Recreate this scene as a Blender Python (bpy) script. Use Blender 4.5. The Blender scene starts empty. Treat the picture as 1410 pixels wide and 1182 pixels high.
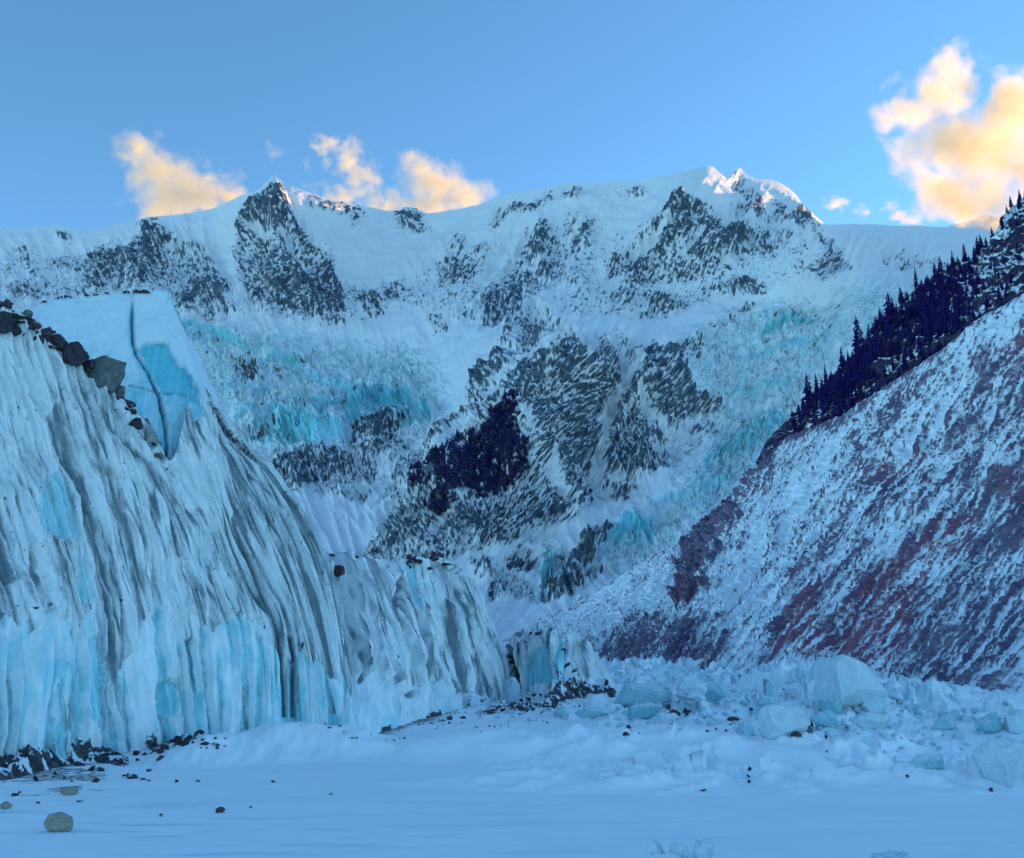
import bpy, bmesh, math, random
import numpy as np
from mathutils import Vector, Matrix

random.seed(7)
scene = bpy.context.scene

# ------------------------------------------------------------------ camera
FPX, CX, CY = 1354.0, 705.0, 591.0          # focal length and centre in photograph pixels
HOR = 922.0                                  # row of the true horizon
PITCH = math.atan((HOR - CY) / FPX)
CAM = np.array([0.0, 0.0, 4.0])              # the photographer stands on a low rise above the lake
cd = bpy.data.cameras.new('camera')
cam = bpy.data.objects.new('camera', cd)
scene.collection.objects.link(cam)
cam.location = CAM
cam.rotation_euler = (math.pi / 2 + PITCH, 0, 0)
cd.sensor_fit = 'HORIZONTAL'
cd.sensor_width = 36.0
cd.lens = 36.0 * FPX / 1410.0
cd.clip_start = 0.5
cd.clip_end = 60000.0
scene.camera = cam

# ------------------------------------------------------------------ sky, sun, exposure
SUN_DIR = Vector((0.86, 0.47, 0.20)).normalized()       # towards the sun: low, to the right and behind the ridge
SUN_EL = math.asin(SUN_DIR.z)
SUN_AZ = math.atan2(SUN_DIR.x, SUN_DIR.y)
world = bpy.data.worlds.new('World')
scene.world = world
world.use_nodes = True
wn = world.node_tree
wn.nodes.clear()
w_out = wn.nodes.new('ShaderNodeOutputWorld')
w_bg = wn.nodes.new('ShaderNodeBackground')
w_sky = wn.nodes.new('ShaderNodeTexSky')
w_sky.sky_type = 'NISHITA'
w_sky.sun_disc = False
w_sky.sun_elevation = SUN_EL
w_sky.sun_rotation = SUN_AZ
w_sky.altitude = 3800
w_sky.air_density = 1.0
w_sky.dust_density = 0.3
w_sky.ozone_density = 3.0
w_tint = wn.nodes.new('ShaderNodeMixRGB')
w_tint.blend_type = 'MULTIPLY'
w_tint.inputs['Fac'].default_value = 1.0
w_tint.inputs['Color2'].default_value = (0.80, 1.03, 0.94, 1)
wn.links.new(w_sky.outputs[0], w_tint.inputs['Color1'])
wn.links.new(w_tint.outputs[0], w_bg.inputs['Color'])
w_bg.inputs['Strength'].default_value = 0.12
wn.links.new(w_bg.outputs[0], w_out.inputs['Surface'])

sl = bpy.data.lights.new('sun', 'SUN')
sl.energy = 2.8
sl.angle = math.radians(0.5)
sl.color = (1.0, 0.52, 0.22)
sun = bpy.data.objects.new('sun', sl)
scene.collection.objects.link(sun)
sun.rotation_euler = SUN_DIR.to_track_quat('Z', 'Y').to_euler()

scene.view_settings.view_transform = 'Standard'
scene.view_settings.look = 'None'
scene.view_settings.gamma = 1.0
scene.view_settings.use_curve_mapping = False
scene.view_settings.exposure = 1.82
scene.render.engine = 'CYCLES'
scene.cycles.use_denoising = True
scene.cycles.max_bounces = 6
scene.cycles.diffuse_bounces = 3
scene.cycles.volume_bounces = 3
scene.cycles.volume_max_steps = 256
scene.cycles.volume_step_rate = 1.0

# ------------------------------------------------------------------ numeric helpers
def smooth(a, b, x):
    t = np.clip((x - a) / (b - a), 0.0, 1.0)
    return t * t * (3 - 2 * t)

def unproj(px, py, Y):
    """The point that lies at ground distance Y ahead of the camera on the line of sight of a photograph pixel."""
    px, py, Y = np.broadcast_arrays(np.asarray(px, float), np.asarray(py, float), np.asarray(Y, float))
    u = (px - CX) / FPX
    v = (CY - py) / FPX
    c, s = math.cos(PITCH), math.sin(PITCH)
    dy = c - s * v
    dz = s + c * v
    k = Y / dy
    return np.stack([CAM[0] + u * k, CAM[1] + Y, CAM[2] + dz * k], -1)

def proj(P):
    c, s = math.cos(PITCH), math.sin(PITCH)
    d = np.asarray(P, float) - CAM
    f = d[..., 1] * c + d[..., 2] * s
    up = -d[..., 1] * s + d[..., 2] * c
    return CX + FPX * d[..., 0] / f, CY - FPX * up / f

def gdepth(py, z=0.0):
    """Ground distance at which the line of sight of row py comes down to height z."""
    v = (CY - np.asarray(py, float)) / FPX
    c, s = math.cos(PITCH), math.sin(PITCH)
    return (z - CAM[2]) * (c - s * v) / (s + c * v)

_rng = np.random.default_rng(11)
_PERM = np.concatenate([_rng.permutation(256)] * 2).astype(np.int32)
_ANG = _rng.uniform(0, 2 * np.pi, 256)
_GX, _GY = np.cos(_ANG).astype(np.float32), np.sin(_ANG).astype(np.float32)

def perlin(x, y, seed=0):
    x = np.asarray(x, np.float32) + np.float32(seed * 17.31)
    y = np.asarray(y, np.float32) + np.float32(seed * 9.77)
    xi = np.floor(x); yi = np.floor(y)
    fx = x - xi; fy = y - yi
    xi = xi.astype(np.int32) & 255; yi = yi.astype(np.int32) & 255
    u = fx * fx * fx * (fx * (fx * 6 - 15) + 10)
    v = fy * fy * fy * (fy * (fy * 6 - 15) + 10)
    p0 = _PERM[xi]; p1 = _PERM[xi + 1]
    def g(p, yy, dx, dy):
        h = _PERM[p + yy]
        return _GX[h] * dx + _GY[h] * dy
    y1 = (yi + 1) & 255
    a = g(p0, yi, fx, fy); b = g(p1, yi, fx - 1, fy)
    c = g(p0, y1, fx, fy - 1); d = g(p1, y1, fx - 1, fy - 1)
    return (a + u * (b - a) + v * ((c + u * (d - c)) - (a + u * (b - a)))) * 1.5

def fbm(x, y, octv=5, gain=0.5, seed=0, lac=2.03):
    out = 0.0; amp = 1.0; tot = 0.0; f = 1.0
    for o in range(octv):
        out = out + amp * perlin(x * f, y * f, seed + o * 3)
        tot += amp; amp *= gain; f *= lac
    return out / tot * 1.3

def ridged(x, y, octv=5, gain=0.5, seed=0, lac=2.07):
    """0..1, sharp crests at 1."""
    out = 0.0; amp = 1.0; tot = 0.0; f = 1.0; w = 1.0
    for o in range(octv):
        n = 1.0 - np.abs(perlin(x * f, y * f, seed + o * 3)) * 1.6
        n = np.clip(n, 0, 1); n = n * n * w
        w = np.clip(n * 1.8, 0, 1)
        out = out + amp * n; tot += amp; amp *= gain; f *= lac
    return out / tot * 1.35

def slabs(x, y, seed=0, tilt=.8):
    """Jumbled flat facets: every cell of a jittered grid is a small plane with its own height and lean, -1..1."""
    x = np.asarray(x, np.float32) + seed * 13.7; y = np.asarray(y, np.float32) - seed * 7.3
    xi = np.floor(x).astype(np.int32); yi = np.floor(y).astype(np.int32)
    best = np.full(x.shape, 9.0, np.float32); out = np.zeros(x.shape, np.float32)
    for i in (-1, 0, 1):
        for j in (-1, 0, 1):
            h = _PERM[_PERM[(xi + i) & 255] + ((yi + j) & 255)]
            h2 = _PERM[h + 31]; h3 = _PERM[h2 + 57]
            cx = xi + i + .12 + .76 * h / 255.0; cy = yi + j + .12 + .76 * h2 / 255.0
            dx = x - cx; dy = y - cy
            d = np.maximum(np.abs(dx) * 1.05 + .2 * dy * (h3 / 128.0 - 1), np.abs(dy)) + .3 * np.hypot(dx, dy)
            z = (h3 / 127.5 - 1) * .6 + tilt * (dx * _GX[h] + dy * _GY[h])
            m = d < best
            out = np.where(m, z, out); best = np.where(m, d, best)
    return out

def interp1(xs, ys, x):
    """Monotone-ish cubic through the knots (finite-difference tangents)."""
    xs = np.asarray(xs, float); ys = np.asarray(ys, float); x = np.asarray(x, float)
    d = np.diff(ys, axis=0) / (np.diff(xs) if ys.ndim == 1 else np.diff(xs).reshape((-1,) + (1,) * (ys.ndim - 1)))
    m = np.zeros_like(ys)
    m[0] = d[0]; m[-1] = d[-1]
    a, b = d[:-1], d[1:]
    with np.errstate(divide='ignore', invalid='ignore'):
        h = np.where(a * b > 0, 2 * a * b / (a + b), 0.0)
    m[1:-1] = h
    i = np.clip(np.searchsorted(xs, x, side='right') - 1, 0, len(xs) - 2)
    hh = (xs[i + 1] - xs[i])
    t = (np.clip(x, xs[0], xs[-1]) - xs[i]) / hh
    if ys.ndim > 1:
        hh = hh.reshape(hh.shape + (1,) * (ys.ndim - 1)); t = t.reshape(t.shape + (1,) * (ys.ndim - 1))
    return ((2 * t**3 - 3 * t**2 + 1) * ys[i] + (t**3 - 2 * t**2 + t) * hh * m[i]
            + (-2 * t**3 + 3 * t**2) * ys[i + 1] + (t**3 - t**2) * hh * m[i + 1])

def poly_dist(px, py, poly):
    """Signed distance to a polygon, positive inside."""
    poly = np.asarray(poly, np.float32)
    px = np.asarray(px, np.float32); py = np.asarray(py, np.float32)
    best = np.full(px.shape, 1e12, np.float32); inside = np.zeros(px.shape, bool)
    n = len(poly)
    for i in range(n):
        x0, y0 = poly[i]; x1, y1 = poly[(i + 1) % n]
        ex, ey = x1 - x0, y1 - y0
        L = ex * ex + ey * ey + 1e-9
        t = np.clip(((px - x0) * ex + (py - y0) * ey) / L, 0, 1)
        dx = px - x0 - t * ex; dy = py - y0 - t * ey
        best = np.minimum(best, dx * dx + dy * dy)
        if y0 != y1:
            c = ((y0 > py) != (y1 > py)) & (px < (x1 - x0) * (py - y0) / (y1 - y0) + x0)
            inside ^= c
    d = np.sqrt(best)
    return np.where(inside, d, -d)

def region(px, py, polys, feather):
    """Largest weight among soft polygons [(weight, [(x, y), ...]), ...]."""
    out = np.zeros(np.shape(px), np.float32)
    for w, pl in polys:
        out = np.maximum(out, w * smooth(-feather, feather, poly_dist(px, py, pl)))
    return out

def line_dist(px, py, pts):
    pts = np.asarray(pts, np.float32)
    best = np.full(np.shape(px), 1e12, np.float32)
    for i in range(len(pts) - 1):
        x0, y0 = pts[i]; x1, y1 = pts[i + 1]
        ex, ey = x1 - x0, y1 - y0
        t = np.clip(((px - x0) * ex + (py - y0) * ey) / (ex * ex + ey * ey + 1e-9), 0, 1)
        best = np.minimum(best, (px - x0 - t * ex) ** 2 + (py - y0 - t * ey) ** 2)
    return np.sqrt(best)

def tps(pts, vals, x, y):
    """Thin-plate spline through scattered control points."""
    pts = np.asarray(pts, float) / 500.0; vals = np.asarray(vals, float)
    n = len(pts)
    def U(r2):
        return np.where(r2 > 1e-12, r2 * np.log(r2 + 1e-12), 0.0)
    K = U(((pts[:, None] - pts[None]) ** 2).sum(-1)) + np.eye(n) * 1e-3
    A = np.zeros((n + 3, n + 3)); A[:n, :n] = K
    A[:n, n] = 1; A[:n, n + 1:] = pts; A[n, :n] = 1; A[n + 1:, :n] = pts.T
    b = np.zeros(n + 3); b[:n] = vals
    w = np.linalg.solve(A, b)
    x = np.asarray(x, np.float32) / 500.0; y = np.asarray(y, np.float32) / 500.0
    out = (w[n] + w[n + 1] * x + w[n + 2] * y).astype(np.float32)
    for i in range(n):
        r2 = (x - np.float32(pts[i, 0])) ** 2 + (y - np.float32(pts[i, 1])) ** 2
        out = out + np.float32(w[i]) * r2 * np.log(r2 + np.float32(1e-12))
    return out

def blur(a, n, axis):
    for _ in range(n):
        p = np.concatenate([a.take([0], axis), a, a.take([-1], axis)], axis)
        m = a.shape[axis]
        a = (p.take(range(0, m), axis) + 2 * p.take(range(1, m + 1), axis) + p.take(range(2, m + 2), axis)) / 4
    return a

def grid_normals(P):
    du = np.gradient(P, axis=1); dv = np.gradient(P, axis=0)
    n = np.cross(du, dv)
    n /= np.linalg.norm(n, axis=-1, keepdims=True) + 1e-12
    return n

# ------------------------------------------------------------------ object helpers
COL = scene.collection

def tag(o, label=None, cat=None, group=None, kind=None):
    if label: o['label'] = label
    if cat: o['category'] = cat
    if group: o['group'] = group
    if kind: o['kind'] = kind
    return o

def link(name, me, mat=None, parent=None, loc=None):
    o = bpy.data.objects.new(name, me)
    COL.objects.link(o)
    if mat is not None and len(me.materials) == 0:
        me.materials.append(mat)
    if parent is not None:
        o.parent = parent
    if loc is not None:
        o.location = loc
    return o

def empty(name, loc=(0, 0, 0)):
    o = bpy.data.objects.new(name, None)
    o.empty_display_size = 0.5
    COL.objects.link(o)
    o.location = loc
    return o

def raw_mesh(name, verts, faces4, attrs=None, normals=None, smooth_shade=True, sharp=None):
    """Mesh of quads (n x 4) or triangles (n x 3) from arrays."""
    verts = np.ascontiguousarray(verts, np.float32); faces4 = np.ascontiguousarray(faces4, np.int32)
    me = bpy.data.meshes.new(name)
    nf, k = faces4.shape
    me.vertices.add(len(verts)); me.vertices.foreach_set('co', verts.ravel())
    me.loops.add(nf * k); me.loops.foreach_set('vertex_index', faces4.ravel())
    me.polygons.add(nf)
    me.polygons.foreach_set('loop_start', np.arange(0, nf * k, k, dtype=np.int32))
    me.polygons.foreach_set('loop_total', np.full(nf, k, np.int32))
    me.polygons.foreach_set('use_smooth', np.full(nf, smooth_shade, bool))
    me.update(calc_edges=True)
    for nm, a in (attrs or {}).items():
        a = np.asarray(a, np.float32)
        if a.shape[-1] == 3:
            a = np.concatenate([a, np.ones(a.shape[:-1] + (1,), np.float32)], -1)
        at = me.attributes.new(nm, 'FLOAT_COLOR', 'POINT')
        at.data.foreach_set('color', np.ascontiguousarray(a, np.float32).ravel())
    if normals is not None:
        me.normals_split_custom_set_from_vertices(np.ascontiguousarray(normals, np.float32))
    return me

def grid_mesh(name, P, attrs=None, facemask=None, flip=False, normals=None):
    H, W = P.shape[:2]
    idx = np.arange(H * W, dtype=np.int32).reshape(H, W)
    q = np.stack([idx[:-1, :-1], idx[:-1, 1:], idx[1:, 1:], idx[1:, :-1]], -1)
    if flip: q = q[..., ::-1]
    q = q[facemask] if facemask is not None else q.reshape(-1, 4)
    V = P.reshape(-1, 3)
    A = {k: a.reshape(-1, a.shape[-1]) for k, a in (attrs or {}).items()}
    N = None if normals is None else normals.reshape(-1, 3)
    if facemask is not None:
        used, inv = np.unique(q, return_inverse=True)
        q = inv.reshape(-1, 4).astype(np.int32); V = V[used]
        A = {k: a[used] for k, a in A.items()}
        if N is not None: N = N[used]
    return raw_mesh(name, V, q, A, N)

def pack(r, g, b):
    return np.stack([np.broadcast_to(r, np.shape(r) or ()), g, b], -1)

# ------------------------------------------------------------------ materials
class NT:
    """A small wrapper for building node trees."""
    def __init__(s, name):
        s.m = bpy.data.materials.new(name); s.m.use_nodes = True
        s.t = s.m.node_tree; s.t.nodes.clear()
        s.out = s.n('ShaderNodeOutputMaterial')
    def n(s, k, **kw):
        nd = s.t.nodes.new(k)
        for a, v in kw.items(): setattr(nd, a, v)
        return nd
    def set(s, sock, v):
        if isinstance(v, bpy.types.NodeSocket): s.t.links.new(v, sock)
        elif v is not None:
            if sock.type == 'RGBA' and not hasattr(v, '__len__'): v = (v, v, v, 1)
            if sock.type == 'RGBA' and len(v) == 3: v = tuple(v) + (1,)
            sock.default_value = v
    def math(s, op, a, b=None, clamp=False):
        nd = s.n('ShaderNodeMath', operation=op); nd.use_clamp = clamp
        s.set(nd.inputs[0], a)
        if b is not None: s.set(nd.inputs[1], b)
        return nd.outputs[0]
    def mix(s, f, a, b, blend='MIX'):
        nd = s.n('ShaderNodeMixRGB', blend_type=blend)
        s.set(nd.inputs[0], f); s.set(nd.inputs[1], a); s.set(nd.inputs[2], b)
        return nd.outputs[0]
    def rng(s, x, a, b, c=0.0, d=1.0, smoothstep=True):
        nd = s.n('ShaderNodeMapRange'); nd.interpolation_type = 'SMOOTHSTEP' if smoothstep else 'LINEAR'
        s.set(nd.inputs[0], x)
        for i, v in enumerate((a, b, c, d)): s.set(nd.inputs[i + 1], v)
        return nd.outputs[0]
    def coord(s, kind='Object', scale=(1, 1, 1), rot=(0, 0, 0)):
        c = s.n('ShaderNodeTexCoord'); mp = s.n('ShaderNodeMapping')
        mp.inputs['Scale'].default_value = scale; mp.inputs['Rotation'].default_value = rot
        s.t.links.new(c.outputs[kind], mp.inputs[0])
        return mp.outputs[0]
    def noise(s, vec, scale, detail=5, rough=0.55, dist=0.0, color=False, ntype='FBM'):
        nd = s.n('ShaderNodeTexNoise'); nd.noise_type = ntype
        s.t.links.new(vec, nd.inputs['Vector'])
        nd.inputs['Scale'].default_value = scale; nd.inputs['Detail'].default_value = detail
        nd.inputs['Roughness'].default_value = rough; nd.inputs['Distortion'].default_value = dist
        return nd.outputs['Color' if color else 0]
    def flow(s, sx, sy, detail=4, rough=.6, dist=0.3):
        """Noise drawn out along the fall line (attribute flow: metres across, metres along)."""
        nd = s.n('ShaderNodeAttribute'); nd.attribute_name = 'flow'
        mp = s.n('ShaderNodeMapping'); mp.inputs['Scale'].default_value = (sx, sy, 1)
        s.t.links.new(nd.outputs['Vector'], mp.inputs[0])
        return s.noise(mp.outputs[0], 1.0, detail, rough, dist)
    def voro(s, vec, scale, feature='F1', out='Distance', rand=1.0):
        nd = s.n('ShaderNodeTexVoronoi'); nd.feature = feature
        s.t.links.new(vec, nd.inputs['Vector']); nd.inputs['Scale'].default_value = scale
        nd.inputs['Randomness'].default_value = rand
        return nd.outputs[out]
    def attr(s, name):
        nd = s.n('ShaderNodeAttribute'); nd.attribute_name = name
        sp = s.n('ShaderNodeSeparateColor'); s.t.links.new(nd.outputs['Color'], sp.inputs[0])
        return sp.outputs[0], sp.outputs[1], sp.outputs[2]
    def bump(s, h, strength=0.5, dist=0.1, prev=None):
        nd = s.n('ShaderNodeBump'); nd.inputs['Strength'].default_value = strength
        nd.inputs['Distance'].default_value = dist
        s.set(nd.inputs['Height'], h)
        if prev is not None: s.t.links.new(prev, nd.inputs['Normal'])
        return nd.outputs[0]
    def surf(s, color, rough=0.8, normal=None, spec=0.2, sss=0.0, trans=None):
        p = s.n('ShaderNodeBsdfPrincipled')
        s.set(p.inputs['Base Color'], color); s.set(p.inputs['Roughness'], rough)
        s.set(p.inputs['Specular IOR Level'], spec)
        if sss: p.inputs['Subsurface Weight'].default_value = sss
        if normal is not None: s.t.links.new(normal, p.inputs['Normal'])
        s.t.links.new(p.outputs[0], s.out.inputs['Surface'])
        s.p = p
        return s.m
# ================================================================== materials of the terrain
def snow_rock_material(name, rock_a, rock_b, snow=(0.80, 0.86, 0.90), ice=(0.30, 0.74, 0.86), scale=0.02, fine=0.2, bumpd=2.0, red=(0.20, 0.05, 0.07), lo=0.30, hi=0.62, jitter=0.9, stretch=(1, 1, 1), flow=None):
    """attribute surf: R how much bare rock (mountain and icefalls: painted shade too), G how much clean ice, B how much red earth."""
    k = NT(name)
    r, g, b = k.attr('surf')
    v = k.coord('Object', stretch)
    n1 = k.noise(v, scale, 6, 0.62)
    n2 = k.noise(v, fine, 4, 0.6)
    nn = k.math('ADD', k.math('MULTIPLY', n1, 0.5), k.math('MULTIPLY', n2, 0.5))
    if flow:
        nn = k.math('ADD', k.math('MULTIPLY', nn, .45), k.math('ADD', k.math('MULTIPLY', k.flow(*flow[0]), .34), k.math('MULTIPLY', k.flow(*flow[1]), .32)))
    rr = k.math('ADD', r, k.math('MULTIPLY', k.math('SUBTRACT', nn, 0.5), jitter))
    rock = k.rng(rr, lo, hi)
    rc = k.mix(k.rng(n1, 0.35, 0.65), rock_a, rock_b)
    rc = k.mix(k.rng(n2, 0.3, 0.7, 0.0, 0.6), rc, (rock_a[0] * 0.45, rock_a[1] * 0.45, rock_a[2] * 0.5))
    rc = k.mix(k.math('MULTIPLY', b, 1.0, True), rc, k.mix(k.rng(n2, 0.35, 0.65), red, (red[0] * 0.5, red[1] * 0.6, red[2] * 0.8)))
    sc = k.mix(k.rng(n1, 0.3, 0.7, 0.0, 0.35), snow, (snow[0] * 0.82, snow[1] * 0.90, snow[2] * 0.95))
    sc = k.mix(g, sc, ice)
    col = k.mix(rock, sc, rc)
    h = k.math('ADD', k.math('MULTIPLY', n2, 0.6), k.math('MULTIPLY', rock, 0.5))
    nm = k.bump(h, 0.5, bumpd)
    return k.surf(col, 0.85, nm, 0.1)

M_mountain = snow_rock_material('mountain_rock_and_snow', (0.04, 0.075, 0.12), (0.17, 0.22, 0.26), snow=(.80, .80, .82), scale=0.07, fine=0.24, bumpd=7.0, jitter=0.95, lo=.17, hi=.66)  # wide blend: dusted rock, plus soft shading painted into the snow colour
M_glacier = snow_rock_material('glacier_snow_and_ice', (0.08, 0.10, 0.12), (0.18, 0.19, 0.19), snow=(.80, .81, .83), ice=(.20, .58, .66), scale=0.02, fine=0.12, bumpd=5.0, jitter=0.5)
M_hill = snow_rock_material('scree_and_snow', (0.125, 0.09, 0.16), (0.25, 0.195, 0.25), snow=(.84, .88, .90), scale=0.05, fine=0.55, bumpd=0.8, jitter=1.6, lo=.30, hi=.68, red=(.30, .115, .15), flow=((.6, .022), (2.0, .09)))
M_forest_floor = snow_rock_material('forest_floor', (0.025, 0.022, 0.06), (0.07, 0.06, 0.10), scale=0.06, fine=0.3, bumpd=0.8)

# ================================================================== the mountain wall at the head of the valley
SKYLINE = [(-1500, 380), (-700, 345), (-300, 330), (-100, 318), (0, 315), (50, 313), (85, 311), (110, 318), (165, 308), (210, 300), (240, 297), (290, 288), (330, 270),
           (355, 262), (370, 250), (379, 242), (388, 249), (405, 259), (420, 265), (450, 275), (500, 284), (530, 290), (550, 292),
           (557, 285), (572, 287), (588, 294), (620, 290), (660, 282), (690, 270), (720, 264), (760, 257), (785, 252), (830, 250),
           (870, 249), (920, 241), (960, 232), (980, 229), (992, 239), (1005, 246), (1012, 237), (1020, 232), (1027, 240), (1040, 246),
           (1060, 248), (1080, 255), (1095, 268), (1105, 284), (1114, 290), (1125, 300), (1140, 310), (1180, 309), (1250, 312),
           (1300, 313), (1345, 316), (1380, 319), (1500, 312), (2000, 300), (3000, 290), (4200, 300)]
CTRL = [(-200, 925, 1000), (300, 925, 1000), (700, 925, 1000), (1000, 925, 1000), (1500, 925, 1000), (3000, 925, 1000), (4200, 925, 1000), (-1500, 925, 1000),
        (700, 850, 1500), (800, 840, 1500), (500, 850, 1450), (0, 850, 1500), (1000, 850, 1500), (3000, 800, 2000), (4200, 800, 2000), (-1500, 800, 1800),
        (870, 780, 1850), (760, 790, 1800), (640, 790, 1750), (480, 720, 2050), (450, 660, 2300), (300, 700, 2100), (0, 700, 2100),
        (620, 700, 1930), (720, 700, 1960), (800, 690, 2100), (900, 690, 2150),
        (690, 560, 2330), (740, 470, 2750), (800, 460, 2900), (900, 500, 2850), (930, 545, 2700), (960, 640, 2300), (820, 560, 2600),
        (560, 590, 2700), (480, 590, 2650), (400, 600, 2600), (300, 560, 2900), (0, 560, 2900),
        (600, 520, 3200), (450, 490, 3500), (300, 450, 3700), (0, 450, 3600), (-1500, 550, 3000),
        (650, 440, 3600), (550, 440, 3900), (430, 440, 3850), (250, 420, 3900),
        (375, 340, 4150), (340, 400, 3920), (500, 350, 4550), (300, 350, 4400), (150, 380, 4200), (600, 360, 4450),
        (0, 315, 4700), (210, 300, 4700), (380, 243, 4600), (550, 287, 4950), (690, 270, 4800), (830, 250, 4700), (980, 230, 4500),
        (1025, 234, 4850), (1080, 255, 4950), (1140, 310, 5300), (1300, 313, 5600), (1500, 315, 5600), (3000, 290, 5600), (4200, 300, 5600), (-1500, 380, 4700),
        (760, 360, 4200), (700, 420, 3800), (850, 400, 3800), (950, 350, 3950), (1000, 400, 3750), (1050, 320, 4050), (1120, 320, 4150),
        (1160, 380, 3950), (900, 450, 3500), (1000, 450, 3400), (1050, 500, 3100), (1000, 560, 2800), (1100, 560, 2700), (1150, 430, 3600),
        (1250, 370, 4400), (1250, 330, 5200), (1350, 350, 4700), (960, 740, 1900), (1050, 650, 2300), (1300, 600, 2300), (1400, 700, 1900), (3000, 550, 3200), (4200, 550, 3200)]

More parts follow.
